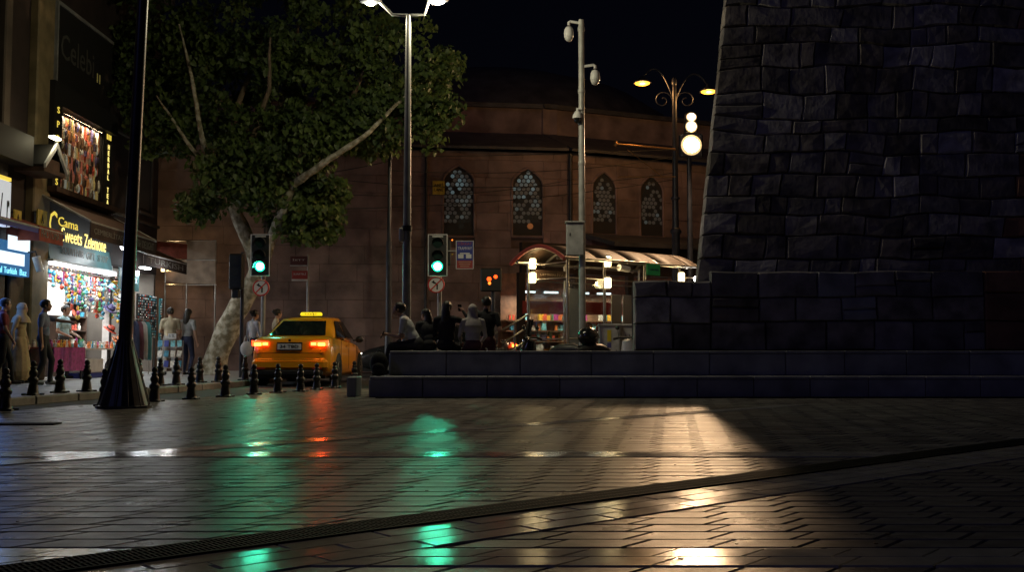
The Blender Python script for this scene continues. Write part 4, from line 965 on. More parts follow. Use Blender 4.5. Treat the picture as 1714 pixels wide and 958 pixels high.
# ================================================================== CARS
def car(name, label, loc, rz, paint, taxi=False, lights=True):
    T = thing(name,label,'taxi' if taxi else 'car',loc,None,rz); Mx = WM[T]
    def B(mb, nm, m_, p=T, fix=False):
        mb.v = [tuple(Mx@Vector((v[0],v[1],v[2]+max(0,v[2]-.4)*.09))) for v in mb.v]; return mb.build(nm,m_,p,fix)
    L2 = 2.27
    key = [(-2.27,.66,.62,.86,.34),(-2.23,.77,.61,.94,.27),(-2.15,.84,.61,.995,.24),(-2.0,.878,.62,1.03,.22),(-1.5,.89,.66,1.045,.20),(-.9,.895,.66,1.02,.20),(0,.895,.65,.98,.20),(.85,.89,.64,.95,.20),(1.4,.88,.62,.90,.20),(1.9,.85,.58,.80,.22),(2.15,.79,.52,.70,.25),(2.27,.68,.46,.58,.30)]
    def interp(y):
        for a,b in zip(key,key[1:]):
            if a[0] <= y <= b[0]+1e-9:
                t = (y-a[0])/(b[0]-a[0]); return [p+(q-p)*t for p,q in zip(a,b)]
        return list(key[-1])
    ys = sorted(set([k[0] for k in key]+[-2.25,-2.19,-1.8,-1.2,-.5,.4,1.1,1.65,2.05,2.22])); vs = []; ns = 15
    for y in ys:
        _, w, ws, top, bot = interp(y)
        half = [(w*.86,bot),(w*.97,bot+.10),(w,.50),(w*1.0,ws+.02),(w*.985,ws+.12),(w*.94,top-.05),(w*.80,top)]
        ring = [(-x,z) for x,z in half]+[(0,top+.012)]+[(x,z) for x,z in half[::-1]]
        vs += [(x,y,z) for x,z in ring]
    n = ns; fs = []
    for i in range(len(ys)-1):
        for k in range(n-1): fs.append((i*n+k,(i+1)*n+k,(i+1)*n+k+1,i*n+k+1))
        fs.append((i*n+n-1,(i+1)*n+n-1,(i+1)*n,i*n))
    fs += [tuple(range(n)), tuple(range((len(ys)-1)*n,len(ys)*n))[::-1]]
    m = MB(); m.add(vs,fs,True); body = B(m,'body',paint,fix=True)
    # cabin
    belt = [(-1.58,.70,1.035),(-1.15,.775,1.02),(0,.80,.97),(.75,.775,.95),(1.18,.66,.945)]
    roof = [(-.78,.53,1.39),(-.52,.59,1.435),(0,.60,1.46),(.28,.585,1.445),(.45,.54,1.41)]
    m = MB(); r0 = [(-w,y,z) for y,w,z in belt]; r1 = [(-w,y,z) for y,w,z in roof]; r2 = [(0,y,z+.03) for y,w,z in roof]
    rows = [r0,[tuple((a*.55+b*.45) for a,b in zip(p,q)) for p,q in zip(r0,r1)],r1,[(-w*.6,y,z+.024) for y,w,z in roof],r2]; rows[1] = [(x*1.03,y,z) for x,y,z in rows[1]]
    rows = rows+[[(-x,y,z) for x,y,z in rr] for rr in rows[:4][::-1]]
    vs = [p for rr in rows for p in rr]; fs = [(i*5+k,i*5+k+1,(i+1)*5+k+1,(i+1)*5+k) for i in range(8) for k in range(4)]
    fs += [(i*5,(i+1)*5,(8-i-1)*5,(8-i)*5) for i in range(4)]+[((i+1)*5+4,i*5+4,(8-i)*5+4,(8-i-1)*5+4) for i in range(4)]
    m.add(vs,fs,True); B(m,'cabin',paint,fix=True)
    def glass(q, nm, off):
        m = MB(); q = [Vector(p) for p in q]; c = sum(q,Vector())/4; nn = (q[1]-q[0]).cross(q[3]-q[0]).normalized(); 
        if nn.dot(Vector(off)) < 0: nn = -nn
        m.prism([p+nn*.010 for p in q], nn*.012); return B(m,nm,'glass_car',fix=True)
    lr = lambda a,b,t: Vector(a).lerp(Vector(b),t)
    bl,br,tl,tr_ = (-.70,-1.58,1.035),(.70,-1.58,1.035),(-.53,-.78,1.39),(.53,-.78,1.39)
    rg = glass([lr(lr(bl,tl,.06),lr(br,tr_,.06),.045),lr(lr(bl,tl,.06),lr(br,tr_,.06),.955),lr(lr(bl,tl,.93),lr(br,tr_,.93),.96),lr(lr(bl,tl,.93),lr(br,tr_,.93),.04)],'rear_window',(0,-1,.4))
    bl,br,tl,tr_ = (-.66,1.18,.945),(.66,1.18,.945),(-.54,.45,1.41),(.54,.45,1.41)
    glass([lr(bl,br,.04),lr(bl,br,.96),lr(lr(bl,tl,.93),lr(br,tr_,.93),.96),lr(lr(bl,tl,.93),lr(br,tr_,.93),.04)],'windscreen',(0,1,.4))
    for s_ in (-1,1):
        for (y0,y1,u0,u1) in ((-1.14,-.16,-.62,-.14),(-.08,.86,-.06,.36)):
            sx = lambda y,z: s_*(.795-(z-1.0)*.48+ .012)
            q = [(sx(y0,1.03),y0,1.03),(sx(y1,1.0),y1,1.0),(sx(u1,1.38),u1,1.38),(sx(u0,1.38),u0,1.38)]
            glass(q,'side_window',(s_,0,.3))
        ml = B(MB().ell((s_*.98,.82,1.0),(.10,.06,.075),12,8),'mirror','trim'); B(MB().tube([(s_*.82,.80,.98),(s_*.95,.82,.99)],.02,6),'mirror_arm','trim',ml)
        for y in (-1.32,1.40):
            Rm = Matrix.Rotation(R(90)*s_,3,'Y'); B(MB().disc((s_*.885,y,.33),.375,(s_,0,0),26,.014),'wheel_arch','trim',fix=True)
            w = B(MB().lathe([(.18,-.18),(.30,-.18),(.32,-.15),(.32,-.02),(.30,.0),(.20,.0)],26,(s_*.915,y,.32),Rm),'wheel','tyre'); B(MB().lathe([(.01,-.02),(.06,.004),(.17,-.015),(.205,.003),(.205,-.05)],18,(s_*.915,y,.32),Rm),'rim','rim',w)
        dr = MB()
        for y in (-1.06,-.12,.88): dr.box((s_*.897,y,.66),(.006,.010,.62))
        B(dr,'door_gap','trim')
        for y in (-.30,.62): B(MB().bbox((s_*.90,y,.86),(.022,.16,.03),.008),'door_handle',paint)
        # lights
        tm = MB(); tm.prism([(s_*.83,-2.245,.84),(s_*.46,-2.285,.845),(s_*.46,-2.285,.925),(s_*.845,-2.235,.955)],(0,-.02,0)); tl_ = B(tm,'tail_lamp','tail_red' if lights else 'sign_red',fix=True)
        if lights:
            B(MB().bbox((s_*.70,-2.29,.875),(.15,.03,.060),.012),'bulb_glow','tail_hot',tl_); B(MB().bbox((s_*.53,-2.312,.885),(.10,.02,.042),.01),'bulb_glow','tail_hot',tl_)
        hm = MB(); hm.ell((s_*.64,2.14,.62),(.15,.12,.07),12,8); B(hm,'headlamp','head_white' if lights else 'chrome')
    lid = MB().box((0,-2.262,.70),(1.50,.02,.010)); B(lid,'boot_gap','trim')
    B(MB().bbox((0,-2.285,.835),(.56,.03,.165),.01),'plate_recess','trim'); pl = B(MB().box((0,-2.305,.83),(.52,.012,.115)),'number_plate','plate')
    tx_ = text('plate_lettering','34 TBD',.09,Mx@Vector((0,-2.316,.869)),'ink',pl,(R(90),0,rz),width=.40,height=.07)
    bp = MB(); bp.bbox((0,-2.22,.47),(1.66,.24,.25),.10); B(bp,'bumper',paint); B(MB().bbox((0,-2.265,.30),(1.46,.17,.14),.04),'diffuser','trim'); B(MB().box((0,-2.355,.575),(1.4,.012,.014)),'bumper_seam','trim')
    for s_ in (-1,1): B(MB().box((s_*.62,-2.357,.40),(.20,.012,.03)),'reflector','sign_red')
    B(MB().bbox((0,-2.292,.955),(.055,.012,.055),.01),'badge','chrome'); B(MB().bbox((0,2.25,.42),(1.4,.10,.26),.05),'front_bumper','trim')
    B(MB().box((0,0,.24),(1.5,4.2,.14)),'underbody','trim')
    if taxi:
        sg = B(MB().bbox((0,-.18,1.545),(.50,.17,.085),.03),'roof_sign','taxi_sign'); text('sign_lettering','TAKSİ',.08,Mx@Vector((0,-.272,1.648)),'ink',sg,(R(90),0,rz),width=.30,height=.045)
        B(MB().box((0,-.18,1.495),(.56,.20,.025)),'sign_base','trim'); B(MB().tube([(.12,-.40,1.47),(.12,-.62,1.60)],.006,5),'aerial','trim')
    return T
tc = at(487,640,22.4); TX = car('taxi','yellow taxi seen from behind with its tail lamps lit',(-4.79,24.65,-.02),R(-1.5),'taxi',True)
point('tail_glow',(-5.45,22.18,.9),3.5,(1.,.05,.012),.06,TX,spot=R(150),rot=(R(-90),0,0)); point('tail_glow',(-4.1,22.18,.9),9,(1.,.05,.012),.06,TX,spot=R(150),rot=(R(-90),0,0))
car('passing_car','dark sedan crossing the street behind the seated people',(-2.2,30.4,-.02),R(86),'car_dark')

# ================================================================== PEOPLE
def ik(a, b, l1, l2, pole):
    a, b, pole = Vector(a), Vector(b), Vector(pole); d = b-a; L_ = min(d.length, (l1+l2)*.995); u = d.normalized(); b = a+u*L_
    x = (l1*l1-l2*l2+L_*L_)/(2*L_); h = math.sqrt(max(0,l1*l1-x*x)); p = (pole-u*pole.dot(u)).normalized(); return a+u*x+p*h, b
def person(label, loc, rz, shirt, pants, H=1.72, pz=.93, lean=0., side=0., feet=((-.10,.03,.08),(.10,-.03,.08)), hands=((-.25,.06,.80),(.25,.06,.80)), hair='short', skin='skin', sleeve='short', turn=0., nod=0., vox=.014, skirt=0, shoes='c_black', haircol='hair', phone=False, apole=(0,-1,-.2)):
    s = H/1.72; T = thing('person',label,'person',loc,None,rz); Mx = WM[T]@Matrix.Scale(s,4)
    P = Vector((0,0,pz)); t = Vector((math.sin(side),math.sin(lean)*math.cos(side),math.cos(lean)*math.cos(side))); xr = Vector((1,0,0)); fw = xr.cross(t)*-1; fw = t.cross(xr)
    Mt = Matrix((xr,fw,t)).transposed()
    prim = []   # (tag, a, b, ra, rb)
    m = MB()
    def cap(tag_, a, b, ra, rb):
        a, b = Vector(a), Vector(b); prim.append((tag_,a,b,ra,rb)); m.tube([a,b],[ra,rb],12); m.ell(a,ra,12,8); m.ell(b,rb,12,8)
    def ell(tag_, c, r, M=None): prim.append((tag_,Vector(c),Vector(c)+Vector((0,0,.001)),min(r),min(r))); m.ell(c,r,16,10,M)
    ch = lambda x,y,z: P+Mt@Vector((x,y,z))
    ell('shirt',ch(0,.0,.33),(.175,.115,.20),Mt); ell('shirt',ch(0,.005,.14),(.155,.110,.18),Mt); ell('pants',ch(0,-.005,-.0),(.165,.120,.13),Mt)
    cap('shirt',ch(-.13,-.01,.455),ch(.13,-.01,.455),.066,.066); cap('shirt',ch(0,-.01,.44),ch(0,-.01,.50),.085,.06); cap('skin',ch(0,0,.48),ch(0,.015,.575),.052,.050)
    hc = ch(0,.02,.575)+Vector((0,.02,.09)); Mh = Matrix.Rotation(turn,3,'Z')@Matrix.Rotation(-nod,3,'X'); hp = lambda x,y,z: hc+Mh@Vector((x,y,z))
    m.ell(hp(0,-.012,.025),(.078,.098,.092),16,12,Mh); prim.append(('skin',hp(0,-.02,.02),hp(0,.02,.02),.085,.085)); 
    cap('skin',hp(0,.02,-.035),hp(0,.045,-.075),.062,.042); cap('skin',hp(0,.085,.012),hp(0,.102,-.018),.010,.015); 
    for s_ in (-1,1): m.ell(hp(s_*.078,-.005,.0),(.012,.022,.034),8,6,Mh)
    cap('skin',hp(-.02,.088,-.052),hp(.02,.088,-.052),.010,.010)
    for k, s_ in ((0,-1),(1,1)):
        hip = P+Vector((s_*.088,0,-.02)); kn, an = ik(hip,feet[k],.435,.425,(s_*.08,1,.15))
        cap('pants',hip,kn,.088,.060); cap('pants',kn,an,.060,.045); cap('shoe',an+Vector((0,-.04,-.035)),an+Vector((s_*.02,.15,-.048)),.042,.034)
        sh = ch(s_*.185,-.01,.445); el, wr = ik(sh,hands[k],.285,.255,Vector(apole)+Vector((s_*.5,0,0)))
        st = 'shirt'; cap('shirt',sh,sh.lerp(el,.62),.060,.050); cap('shirt' if sleeve=='long' else 'skin',sh.lerp(el,.55),el,.043,.039); cap('shirt' if sleeve=='long' else 'skin',el,wr,.040,.028)
        d = (wr-el).normalized(); sd = d.cross(Vector((0,0,1)) if abs(d.z)<.9 else Vector((0,1,0))).normalized(); up = sd.cross(d)
        pm_ = wr+d*.05; cap('skin',wr+d*.02,wr+d*.075,.024,.030); cap('skin',wr+d*.05-sd*.02,wr+d*.075+sd*.02,.017,.017)
        for fi in range(4):
            o = (fi-1.5)*.019; L_ = (.062,.074,.070,.055)[fi]; k0 = wr+d*.085+sd*o; k1 = k0+d*L_*.55-up*.012; k2 = k1+d*L_*.4-up*.028
            cap('skin',k0,k1,.0095,.0088); cap('skin',k1,k2,.0088,.0078)
        tb_ = wr+d*.03+sd*.03; cap('skin',tb_,tb_+d*.035+sd*.018-up*.01,.011,.010); cap('skin',tb_+d*.035+sd*.018-up*.01,tb_+d*.062+sd*.014-up*.022,.010,.008)
        if phone and k == 1:
            c_ = wr+d*.12-up*.02; mb = MB().box(c_,(.07,.010,.13),rx=R(25)); mb.v = [tuple(Mx@Vector(v)) for v in mb.v]; PH_.append((mb,T))
    if skirt: 
        k = 8
        for i in range(k): cap('pants',P+Vector((0,0,-.05-skirt*i/k)),P+Vector((0,0,-.05-skirt*(i+1)/k)),.15+.012*i,.16+.012*i)
    me = bpy.data.meshes.new('raw'); me.from_pydata(m.v,[],m.f); ob = bpy.data.objects.new('raw',me); COL.objects.link(ob)
    md = ob.modifiers.new('r','REMESH'); md.mode = 'VOXEL'; md.voxel_size = vox; sm_ = ob.modifiers.new('s','SMOOTH'); sm_.iterations = 2; sm_.factor = .4
    dg = bpy.context.evaluated_depsgraph_get(); bm_ = bpy.data.meshes.new_from_object(ob.evaluated_get(dg)); bpy.data.objects.remove(ob)
    nf = len(bm_.polygons); cen = np.empty(nf*3); bm_.polygons.foreach_get('center',cen); cen = cen.reshape(-1,3)
    best = np.full(nf,9.); idx = np.zeros(nf,int); tags = ['skin','shirt','pants','shoe']
    for (tg,a,b,ra,rb) in prim:
        a_, b_ = np.array(a), np.array(b); ab = b_-a_; tt = np.clip(((cen-a_)@ab)/max(ab@ab,1e-9),0,1); dd = np.linalg.norm(cen-(a_+tt[:,None]*ab),axis=1)-(ra+(rb-ra)*tt)
        if tg == 'shirt': dd = dd-.012
        w = dd < best; best[w] = dd[w]; idx[w] = tags.index(tg)
    nv = len(bm_.vertices); co = np.empty(nv*3); bm_.vertices.foreach_get('co',co); co = co.reshape(-1,3)
    Mn = np.array(Mx); bm_.vertices.foreach_set('co',(co@Mn[:3,:3].T+Mn[:3,3]).ravel()); bm_.materials.clear()
    for x in (skin,shirt,pants,shoes): bm_.materials.append(MATS[x])
    bm_.polygons.foreach_set('material_index',idx); bm_.polygons.foreach_set('use_smooth',[True]*nf); bm_.name = 'body'; bm_.update(); put(bm_,'body',T)
    # hair or scarf
    h = MB(); h.ell((0,-.016,.032),(.090,.110,.102),20,14); keep = []
    for f in h.f:
        c_ = sum((Vector(h.v[i]) for i in f),Vector())/len(f)
        cut = (c_.y > .035 and c_.z < .075) or (c_.z < -.045) or (abs(c_.x) > .07 and -.03 < c_.y < .03 and c_.z < .0)
        if hair in ('scarf',): cut = c_.y > .055 and c_.z < .075
        if not cut: keep.append(f)
    h.f = keep; h.m = [0]*len(keep); h.sm = [True]*len(keep)
    if hair == 'long': h.tube([(0,-.06,.03),(0,-.085,-.08),(0,-.09,-.22),(0,-.08,-.34)],[.075,.085,.085,.05],12)
    if hair == 'bun': h.ell((0,-.12,.06),(.05,.045,.045),12,8)
    if hair == 'scarf': h.tube([(0,-.02,-.02),(0,-.025,-.12),(0,-.03,-.20),(0,-.03,-.30)],[.098,.10,.17,.20],16)
    h.v = [tuple(Mx@(hc+Mh@Vector(v))) for v in h.v]
    h.build('headscarf' if hair == 'scarf' else 'hair',haircol,T)
    if hair != 'scarf':
        ey = MB()
        for s_ in (-1,1): ey.ell(hp(s_*.03,.078,.02),(.013,.008,.008),8,6,Mh)
        ey.v = [tuple(Mx@Vector(v)) for v in ey.v]; ey.build('eyes','ink',T)
    return T
PH_ = []
ST = .762
# on the bench: man in the white T-shirt, facing left, bent over his phone
p = at(700,586,17.95)
person('man in white T-shirt sitting bent over a phone on the bench end',(p.x-.02,17.86,0),R(90),'c_white','c_dark',H=1.76,pz=(ST+.125)/1.023,lean=.50,feet=((-.16,.52,.42),(.14,.60,.40)),hands=((-.05,.46,1.02),(.06,.48,1.02)),hair='short',nod=-.25,vox=.011,phone=True,apole=(0,-.5,-1))
p = at(718,586,18.); person('dark haired woman in black sitting low on the bench',(p.x,17.92,0),R(25),'c_dark','c_black',H=1.46,pz=(ST+.10)/.85,lean=.30,feet=((-.1,.42,.42),(.1,.42,.42)),hands=((-.12,.30,1.02),(.12,.30,1.02)),hair='long',sleeve='long',turn=.5,vox=.012,apole=(0,-.5,-1))
p = at(747,586,18.); person('person in black sitting on the bench and raising a phone',(p.x,17.92,0),R(-12),'c_black','c_black',H=1.66,pz=(ST+.115)/.965,lean=.06,feet=((-.1,.45,.42),(.1,.45,.42)),hands=((-.2,.25,1.02),(.26,.26,1.50)),hair='long',sleeve='long',vox=.012,phone=True,apole=(.4,-.2,-1))
p = at(792,586,18.); person('person in pale headscarf and maroon skirt sitting on the bench',(p.x,17.92,0),R(10),'c_pale','c_maroon',H=1.55,pz=(ST+.11)/.90,lean=.10,feet=((-.1,.45,.42),(.1,.45,.42)),hands=((-.2,.28,1.02),(.2,.28,1.02)),hair='scarf',haircol='c_pale',sleeve='long',vox=.012,apole=(0,-.5,-1))
p = at(814,586,19.1); person('man in black T-shirt standing behind the bench with his back turned',(p.x,19.1,-.02),R(-10),'c_black','c_maroon',H=1.80,hands=((-.22,.10,.92),(.22,.10,.92)),vox=.012)
# in front of the shops
def walk(px, d, z=.10): p = at(px,586,d); return (p.x,d,z)
person('man in blue grey shirt reaching an arm toward the souvenir stall',walk(72,19.9),R(-75),'c_blue','c_dark',H=1.66,hands=((-.05,.58,1.25),(.24,.02,.82)),vox=.014,feet=((-.10,.12,.08),(.10,-.12,.08)),shoes='c_grey')
person('shopkeeper in pale aqua T-shirt standing behind the stall table',walk(106,24.3),R(-95),'c_aqua','c_dark',H=1.74,hands=((-.16,.25,1.0),(.2,.22,1.0)),vox=.016,hair='short')
person('person in long tan coat strolling past the brown pilaster',walk(33,20.9),R(-80),'c_tan','c_tan',H=1.64,skirt=.62,sleeve='long',hands=((-.24,.10,.85),(.24,-.06,.85)),vox=.016,hair='scarf',haircol='c_tan')
person('person in dark red top walking below the blue shop sign',walk(4,20.2),R(-60),'c_red','c_black',H=1.70,feet=((-.09,.2,.08),(.09,-.2,.10)),hands=((-.24,-.12,.85),(.24,.16,.88)),vox=.016)
person('person in beige shirt looking at the postcard rack',walk(284,27.6),R(25),'c_beige','c_grey',H=1.82,hands=((-.14,.26,1.08),(.14,.26,1.08)),vox=.016,hair='short')
person('dark haired person in grey vest beside the postcard rack',walk(313,27.9),R(-15),'c_grey','c_navy',H=1.80,hands=((-.24,.08,.86),(.24,.08,.86)),vox=.016,hair='long')
person('person in white top with a pale bag beside the taxi',walk(424,25.2),R(-40),'c_white','c_navy',H=1.66,hands=((-.26,.05,.84),(.24,.1,.84)),vox=.015,hair='bun',sleeve='long')
person('dark haired woman in beige coat standing just beyond the taxi',walk(462,26.6),R(-70),'c_beige','c_dark',H=1.74,hands=((-.14,.24,1.08),(.14,.24,1.08)),vox=.015,hair='bun',sleeve='long',turn=.2)
for mb, T in PH_: 
    o = mb.build('phone','black_plastic'); 
    tag(o, 'dark phone held low by the man in the white T-shirt' if T['label'].startswith('man in white') else 'dark phone held up by the person in black on the bench','phone')
# shoulder bag held by the person beside the taxi
q = Vector(walk(413,25.1))+Z*.82; BG = thing('tote_bag','pale cloth bag hanging from the hand of the person beside the taxi','bag',q-Z*.25)
m = MB().ell(q-Z*.12,(.16,.08,.19),14,10); m.build('body','c_white',BG); MB().tube([q+Vector((-.08,0,.02)),q+Vector((-.04,0,.2)),q+Vector((.05,0,.2)),q+Vector((.08,0,.02))],.010,6).build('strap','c_white',BG)
# backpack on the lower step
q = Vector((at(634,608,17.15).x,17.18,.342)); BP = thing('backpack','black backpack resting on the lower step at the bench end','backpack',q)
m = MB(); m.ell(q+Z*.20,(.155,.12,.205),16,12); m.v = [(x,y,max(z,.343)) for x,y,z in m.v]; m.build('body','c_black',BP)
MB().ell(q+Vector((0,-.10,.13)),(.11,.06,.10),14,8).build('pocket','c_black',BP); MB().tube([q+Vector((-.04,.02,.39)),q+Vector((-.02,.02,.44)),q+Vector((.02,.02,.44)),q+Vector((.04,.02,.39))],.010,6).build('handle','trim',BP)
for s_ in (-1,1): MB().tube([q+Vector((s_*.08,.08,.36)),q+Vector((s_*.13,.14,.22)),q+Vector((s_*.10,.12,.04))],.014,6).build('strap','trim',BP)

# ================================================================== SHOP BUILDING ON THE LEFT
FXX = -10.8; SZ = .10
def fp(px, py, x=FXX):      # point on a plane x = const seen at (px,py)
    r = ray(px,py); t = x/r.x; return Vector((x, r.y*t, CAMH+r.z*t))
SB = thing('shop_building','dark old shop building with lit shop fronts along the sidewalk','building',(FXX,22,SZ))
def bx(nm, m_, x0,x1,y0,y1,z0,z1, parent=SB, bev=0):
    m = MB(); c = ((x0+x1)/2,(y0+y1)/2,(z0+z1)/2); d = (abs(x1-x0),abs(y1-y0),abs(z1-z0))
    (m.bbox(c,d,bev) if bev else m.box(c,d)); return m.build(nm,m_,parent)
bx('upper_wall','facade_dark',-11.1,FXX,8.,31.,3.05,11.5); bx('roof_slab','lead_roof',-17,-10.5,7.8,31.3,11.5,11.75)
bx('lower_wall','facade_dark',-11.08,FXX-.01,8.,21.3,SZ,3.04)
bx('pilaster','pilaster',FXX-.02,FXX+.20,22.55,23.35,SZ,9.6,bev=.03); bx('pilaster','facade',FXX-.02,FXX+.14,21.2,21.5,SZ,9.6,bev=.03)
bx('side_wall','facade',FXX-.03,FXX+.05,21.9,22.54,SZ,3.0,bev=.02)
bx('back_wall','shop_wall',-13.5,-13.4,21.0,31.,SZ,3.1); bx('partition','facade',-13.4,-10.85,23.2,23.34,SZ,3.04); bx('end_wall','facade',-17,-10.82,30.86,31.,SZ,11.4)
bx('ceiling','shop_wall',-13.4,-11.1,21.,30.86,3.06,3.14); bx('floor','shop_floor',-13.4,-10.75,23.34,30.86,SZ,SZ+.02)
bx('doorway_shade','black_panel',-11.4,-11.35,21.5,21.9,SZ,3.0)  # black sheet in place of the shade inside the open doorway
for y in (27.45,29.15): bx('pilaster','white_paint' if y<28 else 'wood',-10.98,FXX,y,y+.16,SZ,3.04)
for z_ in (4.45,6.72): bx('string_course','facade',FXX-.02,FXX+.10,23.36,30.95,z_,z_+.08)
bx('rain_pipe','pole_grey',FXX,FXX+.1,23.42,23.52,3.1,9.2,bev=.03); bx('rain_pipe','pole_grey',FXX,FXX+.09,28.95,29.05,4.6,8.6,bev=.03)
for y in (28.9,): 
    w = bx('upper_window','pane_dark',FXX,FXX+.03,29.3,30.3,4.9,6.6); bx('frame','facade',FXX+.01,FXX+.07,29.22,29.3,4.8,6.7,w); bx('frame','facade',FXX+.01,FXX+.07,30.3,30.38,4.8,6.7,w); bx('frame','facade',FXX+.01,FXX+.07,29.3,30.3,6.6,6.7,w); bx('sill','facade',FXX+.01,FXX+.12,29.2,30.4,4.72,4.8,w)
# upper display window full of hanging goods
w0, w1 = fp(80,310), fp(157,330); ya, yb = fp(80,250).y, fp(157,250).y; zb, zt = 4.62, 6.36
DW = thing('display_window','glowing upstairs display window crowded with hanging wares','display window',(FXX,ya,zb))
bx('back_board','show_back',FXX+.02,FXX+.05,ya,yb,zb,zt,DW)
for (a,b,c,d) in ((ya-.42,ya,zb-.1,zt+.1),(yb,yb+.04,zb-.1,zt+.1)): bx('frame_post','black_panel',FXX+.01,FXX+(.32 if a<yb else .19),a,b,c,d,DW)
bx('frame_head','black_panel',FXX+.01,FXX+.32,ya-.42,yb+.75,zt+.1,zt+.62,DW); bx('frame_sill','wood_dark',FXX+.01,FXX+.42,ya-.42,yb+.75,zb-.22,zb-.1,DW); bx('side_board','black_panel',FXX+.01,FXX+.20,yb+.10,yb+.75,zb-.1,zt+.1,DW)
bx('reflector','wood',FXX+.05,FXX+.30,ya,ya+.02,zb,zt,DW)
gl = bx('glass_pane','clear_glass',FXX+.30,FXX+.306,ya,yb,zb-.1,zt+.1,DW)
rr = random.Random(11)
for r_ in range(6):
    z_ = zt-.02-r_*.30; bx('hanging_rail','wood_dark',FXX+.09,FXX+.11,ya+.03,yb-.02,z_-.012,z_,DW)
    y = ya+.07
    while y < yb-.08:
        L_ = rr.uniform(.12,.40); c = Vector((FXX+.15+rr.uniform(-.02,.05),y,z_-.02-L_/2)); mt = rr.choice(['jar0','jar1','jar2','jar3','good0','good6','good3','wood_dark','wood','wood_dark','good7','wood'])
        m = MB(); rd_ = rr.uniform(.025,.055)
        if rr.random() < .5: m.lathe([(.008,L_/2),(rd_*.4,L_*.42),(rd_,L_*.1),(rd_*.8,-L_*.3),(rd_*.3,-L_/2)],8,c)
        else: m.bbox(c,(.05,rd_*1.7,L_),.012)
        o = m.build('hanging_ware',mt,DW); y += rr.uniform(.05,.11)
area('display_light',(FXX+.26,(ya+yb)/2,zt-.03),34,(1.,.72,.45),.12,2.2,(0,0,0),DW)
def vtext(parent, s, y, z0, z1, x, m_, size):
    n = len(s)
    for i, c in enumerate(s):
        if c != ' ': text('letter',c,size,(x,y,z0+(z1-z0)*i/(n-1)),m_,parent,FX,width=size*.62,height=size*.8)
HT = [fp(172,242,FXX+.2),fp(171,336,FXX+.2)]
vtext(DW,'HERBAL TEA',yb+.46,HT[0].z,HT[1].z,FXX+.206,'gold_hot',.155)
vtext(DW,'SPICES',ya-.22,zt-.05,zb+.02,FXX+.326,'gold',.19)
em = MB()
for k in range(3): em.bbox((FXX+.21,yb+.34+.11*k,zt-.0),(.012,.06,.14),.01)
em.build('emblem','gold',DW)
# dark sign board above it
c = fp(120,138,FXX+.15); DS = thing('dark_signboard','large dark signboard with dim script lettering above the display window','signboard',(FXX,c.y,7.1)); y0, y1 = fp(84,100).y, fp(178,100).y
bx('board','black_panel',FXX+.02,FXX+.16,y0,y1,7.0,8.9,DS); 
for (a,b,c_,d) in ((y0,y1,8.9,8.98),(y0,y1,6.96,7.0),(y0-.06,y0,6.96,8.98)): bx('border','pole_grey',FXX+.02,FXX+.19,a,b,c_,d,DS)
text('lettering','Celebi',.8,(FXX+.165,(y0+y1)/2-.5,7.95),'board_script',DS,FX,width=1.9,height=.62)
for k_ in (0,1): MB().bbox((FXX+.166,(y0+y1)/2+.68+.15*k_,7.75),(.012,.05,.24),.01).build('accent_stroke','gold_dim',DS)
# little gabled canopy on the pilaster, with a lamp
q = fp(66,255,FXX+.5); GC = thing('gabled_canopy','small dark gabled canopy with pale edges projecting from the brown pilaster','canopy',(FXX+.2,q.y,q.z))
yc, zc = q.y, fp(66,285,FXX+.5).z; hz = .52; x0, x1 = FXX+.2, FXX+.85
for s_, nm in ((-1,'roof_slope'),(1,'roof_slope')):
    MB().prism([(x0,yc,zc+hz),(x1,yc,zc+hz),(x1,yc+s_*.50,zc),(x0,yc+s_*.50,zc)],(0,0,.05)).build(nm,'black_panel',GC,True)
    MB().prism([(x1+.002,yc,zc+hz-.03),(x1+.002,yc,zc+hz+.09),(x1+.002,yc+s_*.54,zc+.09-.03),(x1+.002,yc+s_*.54,zc-.04)],(.05,0,0)).build('bargeboard','white_paint',GC,True)
bx('tie_beam','wood_dark',x0,x1,yc-.5,yc+.5,zc-.10,zc-.005,GC); bx('gable_panel','wood_dark',x1-.06,x1-.03,yc-.3,yc+.3,zc,zc+.22,GC); bx('lintel_board','black_panel',FXX+.21,FXX+.62,yc-2.2,yc-.52,zc-.02,zc+.62,GC)
L1 = fp(92,231,FXX+.95); lm = MB().bbox(L1,(.14,.34,.05),.02).build('lamp','lamp_yellow',GC); MB().tube([L1+Vector((-.06,0,.02)),Vector((FXX+.85,yc+.05,zc+hz+.05))],.015,6).build('lamp_arm','pole_dark',GC)
point('canopy_light',L1-Z*.08,4,(1.,.90,.55),.05,GC)
# white light box, yellow plaques
def fbox(name,label,cat,px0,px1,py0,py1,x,dep,m_):
    a, b = fp(px0,(py0+py1)/2,x), fp(px1,(py0+py1)/2,x); zt_ = fp((px0+px1)/2,py0,x).z; zb_ = fp((px0+px1)/2,py1,x).z
    T = thing(name,label,cat,(FXX,a.y,zb_)); bx('board',m_,x-dep,x,a.y,b.y,zb_,zt_,T); return T,a.y,b.y,zb_,zt_
T,a,b,z0,z1 = fbox('white_light_box','white illuminated box sign with black brush strokes','box sign',-38,18,296,374,FXX+.55,.14,'lightbox')
for k in range(5): text('brush_stroke',['r','/','S','c','l'][k],.5,(FXX+.555,b-.12-k*.27,z0+.35),'ink',T,FX,width=.10,height=.55)
bx('trim_top','gold',FXX+.44,FXX+.55,a,b,z1+.02,z1+.09,T); bx('bracket','trim',FXX,FXX+.42,(a+b)/2-.05,(a+b)/2+.05,z0+.3,z0+.4,T)
